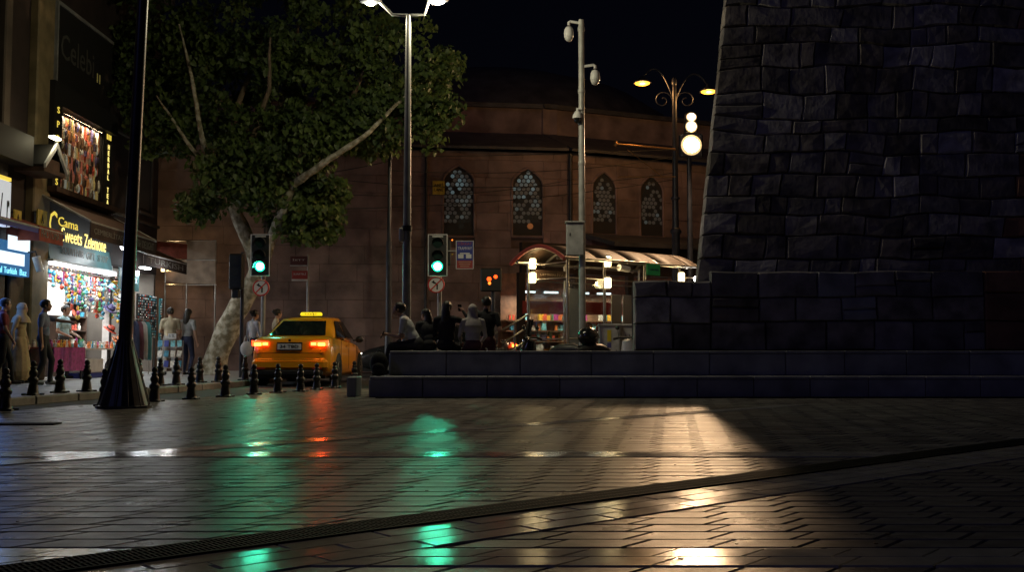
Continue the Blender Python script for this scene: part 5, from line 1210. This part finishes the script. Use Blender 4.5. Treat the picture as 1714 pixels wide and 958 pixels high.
for px0,px1,lb in ((24,36,'small yellow plaque left of the brown pilaster'),(63,79,'small yellow plaque hanging right of the brown pilaster')):
    T,a,b,z0,z1 = fbox('yellow_plaque',lb,'plaque',px0,px1,352,383,FXX+.32,.03,'yellow_plate'); bx('bracket','trim',FXX,FXX+.3,(a+b)/2-.02,(a+b)/2+.02,z1-.06,z1-.03,T); text('numeral','A',.3,(FXX+.325,(a+b)/2,(z0+z1)/2),'wood_dark',T,FX,width=.12,height=.2)
# blue illuminated sign of the neighbouring shop
T,a,b,z0,z1 = fbox('blue_light_sign','bright blue illuminated shop sign with white panels under the red awning','light sign',-120,50,392,452,FXX+.30,.16,'blue_box')
BLS = T
yb_ = b
def onb(px,py,x=FXX+.302): return fp(px,py,x)
for (p0,p1,q0,q1) in ((13,50,397,420),(-60,41,417,438)):
    y0_, y1_ = fp(p0,410,FXX+.30).y, fp(p1,410,FXX+.30).y; zt_, zb_ = fp((p0+p1)/2,q0,FXX+.3).z, fp((p0+p1)/2,q1,FXX+.3).z
    bx('white_panel','blue_white',FXX+.298,FXX+.312,max(y0_,a),min(y1_,b-.03),zb_,zt_,T)
[text('lettering',w_,.18,(FXX+.308,b-o_,z0+.075),'cyan',T,FX,width=l_,height=.13) for w_,o_,l_ in (('istanbul',1.5,.58),('Turkish',.85,.55),('Baz',.3,.3))]; bx('bracket','trim',FXX,FXX+.15,(a+b)/2,(a+b)/2+.1,z0+.3,z0+.4,T)
area('blue_sign_light',(FXX+.42,(a+b)/2,(z0+z1)/2),26,(.10,.28,1.),2.6,.8,(0,R(-90),0),T)
# awnings
def awning(label, y0, y1, xf, zw, zf, val, m_top, m_val, words, under='brown_cloth2', wx=None):
    T = thing('awning',label,'awning',(FXX,(y0+y1)/2,zf))
    MB().prism([(FXX+.02,y0,zw),(xf,y0,zf),(xf,y0,zf+.03),(FXX+.02,y0,zw+.03)],(0,y1-y0,0)).build('canopy_cloth',m_top,T,True)
    bx('valance',m_val,xf-.015,xf+.005,y0,y1,zf-val,zf+.01,T)
    for y in (y0,y1):
        MB().tube([(FXX,y,zw+.02),(xf,y,zf+.02)],.03,6).build('arm','galv',T)
    MB().tube([(xf,y0,zf+.01),(xf,y1,zf+.01)],.024,6).build('front_bar','galv',T)
    for i,wd in enumerate(words):
        y = y0+(y1-y0)*(i+.5)/len(words); text('lettering',wd,.2,(xf+.008,y,zf-val*.5),'sign_text_dim',T,FX,width=(y1-y0)/len(words)*.82,height=val*.55)
    return T
awning('large brown awning over the souvenir shop sign',22.95,27.2,-9.5,4.35,3.66,.36,'brown_cloth','brown_cloth2',['ÇEMBERLİTAŞ','TURKISH DELIGHT'])
awning('lower dark brown awning over the clothes and trinket bay',27.3,30.9,-9.85,3.75,3.36,.30,'brown_cloth','brown_cloth2',['TURKISH'])
aw = awning('small red awning above the blue shop sign',18.2,22.9,-10.05,3.62,3.36,.10,'red_cloth','blue_cloth',[])
ya_, yb2 = fp(64,395,-10.05).y, fp(104,405,-10.05).y
T = thing('dark_red_pelmet','dark red fabric pelmet with faint lettering beside the yellow plaque','pelmet',(FXX,ya_,3.2)); bx('pelmet_face','red_cloth',-10.06,-10.03,ya_,yb2,3.1,3.42,T); bx('pelmet_side','red_cloth',FXX,-10.06,ya_,ya_+.03,3.1,3.42,T); text('lettering','PHOTOMAT',.2,(-10.025,(ya_+yb2)/2,3.26),'sign_text_dim',T,FX,width=(yb2-ya_)*.85,height=.17)
# teal sign with gold letters, LED strip
T = thing('teal_shop_sign','teal shop sign with glowing gold script and a white LED strip below','shop sign',(FXX,25,2.85)); TS = T
y0, y1 = fp(80,450,FXX+.2).y, fp(186,450,FXX+.2).y
MB().prism([(FXX+.02,y0,2.86),(FXX+.24,y0,2.86),(FXX+.14,y0,3.36),(FXX+.02,y0,3.36)],(0,y1-y0,0)).build('board','teal_sign',T,True)
bx('top_board','black_panel',FXX+.02,FXX+.12,y0-.2,y1+.25,3.37,4.28,T)
text('lettering','Cama',.5,(FXX+.14,y0+1.15,3.80),'gold',T,FX,width=1.1,height=.22); text('lettering','C',.6,(FXX+.15,y0+.32,3.66),'gold',T,FX,width=.40,height=.62)
text('lettering','Sweets',.42,(FXX+.15,y0+1.35,3.50),'gold_hot',T,FX,width=1.15,height=.34); text('lettering','Zelemone',.42,(FXX+.15,y0+2.75,3.48),'gold_hot',T,FX,width=1.35,height=.34)
text('lettering','SOUVENIR  GIFT  SHOP',.2,(FXX+.212,(y0+y1)/2+.2,3.12),'sign_text_dim',T,FX,width=(y1-y0)*.75,height=.18)
strip = bx('strip_housing','white_paint',FXX+.02,FXX+.34,y0-.05,y1+.05,2.80,2.855,T)
n_ = 16
for k in range(n_): 
    c = y0+(y1-y0)*(k+.5)/n_; bx('led_module','led',FXX+.20,FXX+.36,c-(y1-y0)/n_*.42,c+(y1-y0)/n_*.42,2.735,2.797,strip)
area('strip_light',(FXX+.28,(y0+y1)/2,2.71),40,(.86,.95,1.),.2,y1-y0,(0,0,0),T)
for y in (24.6,26.4): area('shop_light',(-12.1,y,3.0),170,(1.,.96,.90),1.2,1.2,(0,0,0),SB)
area('shop_light',(-12.1,29.9,3.0),160,(.9,.97,1.),.8,.8,(0,0,0),SB)
ty0 = fp(186,455,FXX+.25).y; T = thing('panel_sign','pale teal panel hanging right of the gold lettered sign','panel',(FXX,ty0,2.45)); bx('board','teal_sign',FXX+.22,FXX+.25,27.45,28.9,2.42,3.0,T); text('lettering','HEDİYELİK',.2,(FXX+.256,28.2,2.7),'blue_white',T,FX,width=1.1,height=.2)
for y in (27.6,28.75): MB().tube([(FXX+.235,y,3.0),(FXX+.235,y,3.04),(FXX-.02,y,3.08)],.008,5).build('hanger','trim',T)
# pendant lamps
for (px,py,x,lb) in ((243,449,FXX+.35,'flat white lamp under the lower brown awning'),(207,413,FXX+.75,'round white lamp under the edge of the large brown awning'),(136,436,FXX+.3,'white lamp glowing above the teal sign')):
    q = fp(px,py,x); T = thing('shop_lamp',lb,'lamp',q)
    if px == 243: MB().bbox(q,(.20,.46,.05),.02).build('lamp_body','tube',T)
    elif px == 207: MB().ell(q,.09,12,8).build('lamp_body','tube',T)
    else: continue
    MB().tube([q+Z*.02,q+Z*.45],.008,5).build('cord','trim',T); point('lamp_light',q-Z*.12,38,(.9,.97,1.),.06,T)
bpy.data.objects.remove(T)
# CCTV on the corner
q = fp(62,438,FXX+.55); T = thing('security_camera','white bullet security camera on the brown pilaster','camera',q); MB().tube([q+Vector((0,-.05,.10)),q+Vector((.05,.05,-.20))],[.085,.08],12).build('housing','white_paint',T); MB().tube([q+Z*.1,q+Vector((-.06,.05,.22)),q+Vector((-.36,.1,.2))],.02,6).build('arm','trim',T)

# ---- goods in the shop
rr = random.Random(21)
CN0 = ['red','amber','blue','grey','green','purple','cream','navy','orange','teal']
def shelfunit(label, y0, y1, x, levels, m_):
    T = thing('display_shelf',label,'shelf',(x,(y0+y1)/2,SZ+.02))
    bx('back_panel',m_,x-.30,x-.28,y0,y1,SZ+.02,2.75,T)
    for z_ in levels: bx('shelf_board',m_,x-.28,x,y0,y1,z_-.03,z_,T)
    for y in (y0,y1): bx('side_panel',m_,x-.28,x,y-.015,y+.015,SZ+.02,2.75,T)
    return T
LV = [.55,.95,1.35,1.75,2.15,2.5]
shelfunit('wooden shelf unit on the shop back wall near the glowing poster',23.6,25.4,-12.7,LV,'wood'); shelfunit('wooden shelf unit on the shop back wall behind the hats',25.6,27.3,-12.7,LV,'wood'); shelfunit('dark shelf unit on the back wall of the trinket bay',27.7,30.6,-12.7,LV,'wood_dark')
def lamp_proto(): 
    return MB().lathe([(.006,.26),(.006,.16),(.03,.15),(.055,.10),(.07,.04),(.055,-.02),(.025,-.06),(.004,-.09)],10)
def plate_proto(): return MB().lathe([(.001,.0),(.05,.005),(.11,.02),(.115,.025),(.05,.012),(.001,.008)],14,M=Matrix.Rotation(R(75),3,'Y'))
def jar_proto(): return MB().lathe([(.05,0),(.06,.03),(.06,.13),(.035,.16),(.035,.18),(.045,.185),(.045,.21),(.001,.215)],10)
def box_proto(): return MB().bbox((0,0,.07),(.12,.16,.14),.012)
def fig_proto(): return MB().lathe([(.055,0),(.055,.03),(.03,.05),(.045,.12),(.03,.17),(.012,.19),(.03,.22),(.03,.25),(.001,.28)],10)
protos = dict(jar=(jar_proto,'small lidded jar on the souvenir shop shelves','jar'),box=(box_proto,'small gift box on the souvenir shop shelves','box'),figurine=(fig_proto,'small figurine on the souvenir shop shelves','figurine'),plate=(plate_proto,'painted plate propped on the souvenir shop shelves','plate'))
PM = {}
for k,(fn,lb,ct) in protos.items():
    for i in range(10):
        PM[k,i] = fn().mesh(k,'good%d' % i)
for (y0,y1) in ((23.6,25.4),(25.6,27.3),(27.7,30.6)):
    for z_ in LV:
        y = y0+.12
        while y < y1-.1:
            k = rr.choice(['jar','box','figurine','plate']); ci = rr.randrange(10); o = bpy.data.objects.new({'jar':'jar','box':'gift_box','figurine':'figurine','plate':'painted_plate'}[k],PM[k,ci]); COL.objects.link(o)
            o.location = (-12.7-.11,y,z_+(.108 if k=='plate' else .001)); tag(o,protos[k][1].replace('small ','small '+CN0[ci]+' ').replace('painted ',CN0[ci]+' painted '),protos[k][2],k+'s on the souvenir shop shelves'); y += rr.uniform(.22,.34)
LMP = {}
for i in range(10): LMP[i] = lamp_proto().mesh('hanging_lamp',['good%d'%i])
for i in range(10): mat('glow%d'%i, tuple(MATS['good%d'%i].node_tree.nodes['Principled BSDF'].inputs['Base Color'].default_value)[:3], .3, emit=tuple(min(1,c*1.3) for c in tuple(MATS['good%d'%i].node_tree.nodes['Principled BSDF'].inputs['Base Color'].default_value)[:3]), es=.5)
for i in range(10): LMP[i].materials.clear(); LMP[i].materials.append(MATS['glow%d'%i])
bx('lamp_rail','wood_dark',-11.52,-11.48,23.5,29.1,2.93,2.96); bx('lamp_rail','wood_dark',-11.12,-11.08,23.5,29.1,2.83,2.86); bx('lamp_rail','wood_dark',-11.92,-11.88,23.5,30.7,2.83,2.86)
for (xr_,zr) in ((-11.5,2.93),(-11.1,2.83),(-11.9,2.83)):
    y = 23.6
    while y < 29.0:
        ci = rr.randrange(10); o = bpy.data.objects.new('hanging_lamp',LMP[ci]); COL.objects.link(o); sc = rr.uniform(.8,1.25); o.scale = (sc,)*3; o.location = (xr_,y,zr-.258*sc); tag(o,'small %s glass lamp hanging from' % CN0[ci]+' the souvenir shop ceiling rail','hanging lamp','glass lamps hanging in the souvenir shop'); y += rr.uniform(.20,.34)
# glowing poster panel, lit from inside
T = thing('glowing_poster','overexposed white poster panel inside the souvenir shop','poster',(-11.6,24.1,1.2)); q0, q1 = fp(76,500,-11.3), fp(110,500,-11.3)
bx('poster_face','poster_hot',-11.34,-11.32,q0.y,q1.y,fp(93,528,-11.3).z,fp(93,473,-11.3).z,T); bx('frame','wood_dark',-11.38,-11.34,q0.y-.05,q1.y+.05,SZ+.02,fp(93,470,-11.3).z,T)
# hat stand
hx = -10.55; q = fp(185,540,hx); T = thing('hat_stand','slim stand holding a column of coloured hats before the shop','hat stand',(hx,q.y,SZ)); MB().tube([(hx,q.y,SZ),(hx,q.y,2.45)],.025,8).build('pole','trim',T); MB().lathe([(.22,0),(.22,.02),(.03,.04)],14,(hx,q.y,SZ)).build('foot','trim',T)
HC = [('good9','teal sun hat with a pink band at the top of the hat stand'),('good3','white brimmed hat high on the hat stand'),('good7','dark blue hat in the middle of the hat stand'),('good2','blue grey hat on the hat stand above the red one'),('good0','red hat low on the hat stand'),('good8','orange hat at the bottom of the hat stand')]
for k,(mt,lb) in enumerate(HC):
    c = Vector((hx+.14*(1 if k%2 else -.2)+.05,q.y+(.10 if k%2 else -.08),2.38-.27*k)); tl_ = Matrix.Rotation(R(35),3,'Y')@Matrix.Rotation(R(12*(k%3-1)),3,'X')
    H_ = thing('hat',lb,'hat',c); MB().lathe([(.19,-.01),(.195,0),(.12,.012),(.10,.02),(.095,.10),(.07,.13),(.001,.135)],16,c,tl_).build('crown',mt,H_); MB().lathe([(.106,.02),(.108,.05)],16,c,tl_).build('band','good5' if k==0 else 'c_dark',H_)
# stall table with bowls and crates
def table(label, y0, y1, x0, x1, h, m_):
    T = thing('stall_table',label,'table',((x0+x1)/2,(y0+y1)/2,SZ)); bx('table_top',m_,x0,x1,y0,y1,h-.04,h,T)
    for x in (x0+.05,x1-.05):
        for y in (y0+.05,y1-.05): bx('leg','trim',x-.02,x+.02,y-.02,y+.02,SZ,h-.04,T)
    return T
tA0, tA1 = fp(128,590,-10.3).y, fp(204,590,-10.3).y
table('white stall table heaped with small trinkets before the shop',tA0,tA1,-10.7,-10.1,.82,'white_paint')
tB0, tB1 = fp(74,600,-10.2).y, fp(127,600,-10.2).y
cl = table('stall table draped with dark red cloth beside the white table',tB0,tB1,-10.6,-10.0,.84,'red_cloth'); bx('cloth_front','good5',-10.0,-9.985,tB0,tB1,.30,.83,cl)
k_ = 0
for (y0,y1,h,nb) in ((tA0,tA1,.82,46),(tB0,tB1,.84,22)):
    spots = []
    tr = 0
    while len(spots) < nb and tr < 4000:
        tr += 1; p = (rr.uniform(-10.6,-10.14) if nb>30 else rr.uniform(-10.52,-10.1),rr.uniform(y0+.12,y1-.12))
        if all((p[0]-s[0])**2+(p[1]-s[1])**2 > .125**2 for s in spots): spots.append(p)
    for p in spots:
        k = rr.choice(['jar','figurine','box','jar']); o = bpy.data.objects.new({'jar':'jar','box':'gift_box','figurine':'figurine'}[k],PM[k,(ci := rr.choice([1,3,6,6,3,9,0,8,2,5]))]); COL.objects.link(o); s_ = .62 if k != 'jar' else .75
        o.scale = (s_,)*3; o.location = (p[0],p[1],h+.001); o.rotation_euler = (0,0,rr.random()*3); nm = 'white' if nb>30 else 'red draped'; tag(o,{'jar':'small %s lidded jar','box':'small %s gift box','figurine':'small %s figurine'}[k] % CN0[ci]+' among the trinkets on the %s stall table' % nm,{'jar':'jar','box':'box','figurine':'figurine'}[k],k+'s on the %s table' % nm)
ct0 = fp(140,610,-10.25); cr = thing('storage_crate','white crate with a blue base under the white stall table','crate',(-10.4,ct0.y+.5,SZ)); bx('crate_body','white_paint',-10.6,-10.15,tA0+.15,tA0+1.25,SZ+.12,.56,cr,.02); bx('crate_base','sign_blue',-10.62,-10.13,tA0+.13,tA0+1.27,SZ,SZ+.12,cr)
bg2 = thing('black_bag','dark bag slumped under the white stall table','bag',(-10.3,tA1-.5,SZ)); m = MB().ell((-10.3,tA1-.55,SZ+.24),(.2,.32,.25),14,10); m.v = [(x,y,max(z,SZ)) for x,y,z in m.v]; m.build('body','c_dark',bg2); MB().tube([(-10.25,tA1-.7,SZ+.45),(-10.25,tA1-.55,SZ+.58),(-10.25,tA1-.4,SZ+.45)],.014,6).build('handle','c_dark',bg2)
# trinket boards
def trinket(label, x, y0, y1, z0, z1, seed, n_row, n_col, back='black_panel'):
    T = thing('trinket_board',label,'trinket board',(x,(y0+y1)/2,SZ)); bx('board',back,x-.04,x,y0,y1,z0,z1,T)
    for y in (y0+.05,y1-.05): bx('leg','trim',x-.035,x-.005,y-.015,y+.015,SZ,z0,T)
    r2 = random.Random(seed)
    for i in range(n_row):
        for j in range(n_col):
            if r2.random() < .12: continue
            c = Vector((x+.012,y0+(y1-y0)*(j+.5)/n_col+r2.uniform(-.01,.01),z0+(z1-z0)*(i+.5)/n_row)); mt = r2.choice(['white_paint','good3','good6','good9','chrome','good2','white_paint','good0'])
            MB().ell(c,(.014,r2.uniform(.014,.028),r2.uniform(.018,.035)),7,5).build('trinket',mt,T)
q0, q1 = fp(227,520,-10.5).y, fp(259,520,-10.5).y
trinket('black board covered with small shiny trinkets at the shop corner',-10.45,q0,q1,1.12,2.35,3,16,12); 
trinket('narrow board of bright trinkets below the lower awning end',-10.35,q1+.02,q1+.16,.45,2.3,5,26,2,'c_teal')
# clothes rail
T = thing('clothes_rail','metal rail of long hanging garments left of the trinket board','clothes rail',(-10.2,q0+.5,SZ)); y0, y1 = fp(222,560,-10.2).y, fp(250,560,-10.2).y
MB().tube([(-10.2,y0,SZ),(-10.2,y0,1.62),(-10.2,y1,1.62),(-10.2,y1,SZ)],.016,8).build('frame','steel',T)
for k,(mt,lb) in enumerate((('c_navy','long navy garment hanging first on the clothes rail'),('c_maroon','long maroon garment hanging next to the navy one'),('c_grey','long grey garment hanging beside the maroon one'),('c_teal','teal scarf hanging at the end of the clothes rail'))):
    y = y0+.12+(y1-y0-.2)*k/3.5; g_ = MB(); 
    for i in range(9): pass
    g_.tube([(-10.2,y,1.56),(-10.2,y,1.45),(-10.2,y+.01,1.0),(-10.2,y-.01,.5)],[.05,.13,.15,.17],10); g_.v = [(x,y+(yy-y)*.5+.03*math.sin(z*7+x*30),z) for x,yy,z in g_.v]; H_ = thing('hanging_garment',lb,'garment',(-10.2,y,.5)); g_.build('cloth',mt,H_); MB().tube([(-10.2,y,1.55),(-10.2,y,1.64)],.006,5).build('hook','steel',H_)
# hanging scarves at the shop mouth
for k in range(3):
    y = 26.9+k*.16; z_ = 2.80; m = MB().tube([(-10.95,y,2.72),(-10.95,y,2.3),(-10.95,y+.02,1.75)],[.05,.06,.07],8); m.v = [(x,y+(yy-y)*1.0+.02*math.sin(z*9),z) for x,yy,z in m.v]; o = m.build('hanging_scarf','good%d' % [0,1,5,3,8,6,2,0,4][k]); tag(o,['red','amber','purple'][k]+' scarf hanging at the mouth of the souvenir shop','scarf','scarves at the shop mouth')
bx('scarf_rail','wood_dark',-10.97,-10.93,23.5,29.1,2.70,2.73); bx('string_rail','wood_dark',-10.77,-10.73,23.5,29.1,2.68,2.71)
CN = ['red','amber','blue','grey','green','purple','cream','navy','orange','teal']
def hstring(x, y, zt_, n, seed):
    r3 = random.Random(seed); mc = r3.randrange(10); L_ = 0; T = thing('hanging_string','string of %s %s and %s trinkets hanging from the %s rail of the souvenir shop' % (['three','four','five','six','seven','eight','nine','ten','eleven'][n-3],CN[mc],CN[(mc+3)%10],'front' if x > -10.8 else 'inner'),'trinket string',(x,y,zt_),'trinket strings at the shop front')
    z_ = zt_-.04
    for i in range(n):
        h = r3.uniform(.05,.15); w = r3.uniform(.035,.085); mt = 'good%d' % (mc if r3.random()<.5 else (mc+3)%10 if r3.random()<.6 else r3.choice([3,6,3,1]))
        k = r3.random(); c = Vector((x+r3.uniform(-.02,.02),y+r3.uniform(-.02,.02),z_-h/2))
        if k < .4: MB().ell(c,(w*.7,w*.7,h/2),8,6).build('trinket',mt,T)
        elif k < .7: MB().bbox(c,(w*.5,w*1.5,h),.01).build('trinket',mt,T)
        else: MB().lathe([(.004,h/2),(w*.5,h*.3),(w*.8,-h*.1),(w*.3,-h/2)],8,c).build('trinket',mt,T)
        z_ -= h+.012
    MB().tube([(x,y,zt_+.01),(x,y,z_)],.004,4).build('cord','trim',T)
y = 23.75; k = 0
while y < 29.0:
    if not 25.0 < y < 25.2: hstring(-10.75,y,2.68,rr.randint(5,9) if y > 24.9 else 3,100+k)
    hstring(-10.95,y+.09,2.70,rr.randint(6,11) if y > 24.9 else 3,300+k); y += rr.uniform(.17,.24); k += 1
# bags and fabric heaps on the floor to fill the shop mouth
# postcard rack
q = at(284,600,26.3); T = thing('postcard_rack','wire rack of blue and white postcards with a price card','postcard rack',(q.x,26.3,SZ)); x0 = q.x
for s_ in (-.32,.32): MB().tube([(x0+s_,26.35,SZ),(x0+s_,26.35,1.02)],.012,6).build('upright','steel',T)
for z_ in (.32,.58,.84): MB().tube([(x0-.34,26.31,z_),(x0+.34,26.31,z_)],.008,5).build('rail','steel',T)
for z_ in (.34,.60,.86):
    for k in range(4):
        c = Vector((x0-.25+.165*k,26.29,z_+.08)); mt = random.Random(k*7+int(z_*100)).choice(['good2','good9','good3','sign_blue','good6']); MB().box(c,(.115,.012,.165),rx=R(-15),ry=R(random.uniform(-8,8))).build('postcard',mt,T)
pc = MB().box((x0+.06,26.27,1.13),(.21,.010,.135)).build('price_card','sign_white',T); text('price','5 TL',.1,(x0+.06,26.262,1.13),'ink',pc,width=.14,height=.07)
MB().tube([(x0+.06,26.30,.85),(x0+.06,26.285,1.07)],.006,5).build('card_stem','steel',T)
point('awning_fill',(-9.6,28.6,2.75),26,(.95,.97,1.),.06,SB)  # extra light without a fixture, added to brighten the rack and tree trunk
# canvas side screen and neighbouring stall beyond the shop corner
CS = thing('canvas_screen','translucent plastic screen hanging from a stall frame beyond the shop','screen',(-10.6,32.2,SZ))
def q3(px,py,d): return at(px,py,d)
d = 32.3
MB().prism([q3(277,437,d),q3(361,437,d),q3(361,476,d),q3(300,474,d),q3(277,470,d)],(0,.012,0)).build('lower_sheet','canvas',CS,True)
MB().prism([q3(313,404,d),q3(360,404,d),q3(360,434,d),q3(313,434,d)],(0,.012,0)).build('upper_sheet','canvas',CS,True)
for px in (277,313,361): MB().tube([Vector((q3(px,440,d).x,d+.03,SZ)),q3(px,402,d)+Vector((0,.03,0))],.025,6).build('frame_post','steel',CS)
for py in (403,435.5,477): MB().tube([q3(276,py,d)+Vector((0,.03,0)),q3(362,py,d)+Vector((0,.03,0))],.022,6).build('frame_bar','steel',CS)
MB().prism([q3(262,404,31.4),q3(313,409,d),q3(313,434,d),q3(262,430,31.4)],(0,.03,0)).build('red_roof','red_cloth',CS,True)
L1 = q3(283,452,d+.35); o = MB().bbox(L1,(.5,.04,.10),.02).build('tube_lamp','sconce',CS); point('screen_light',L1+Vector((0,-.08,0)),55,(1.,.72,.36),.08,CS)
MB().tube([L1+Vector((0,0,.04)),Vector((L1.x,L1.y,q3(283,436,d).z))],.01,5).build('lamp_hanger','steel',CS)

# small fallen leaves and specks of litter on the paving
rr = random.Random(77); m = MB()
for i in range(45):
    d = 3.8+rr.random()**1.5*13; x = rr.uniform(-.5,.42)*d; a = rr.random()*6.3; r_ = rr.uniform(.004,.010); n_ = 6
    m.prism([(x+math.cos(a+k*6.283/n_)*r_*(1+.5*(k%2)),d+math.sin(a+k*6.283/n_)*r_*(1+.4*(k%2)),.0065) for k in range(n_)],(0,0,.0015+rr.random()*.002))
o = m.build('fallen_leaves','wood_dark',None,True); tag(o,'small dry leaves and specks scattered over the plaza paving','leaves',kind='stuff')
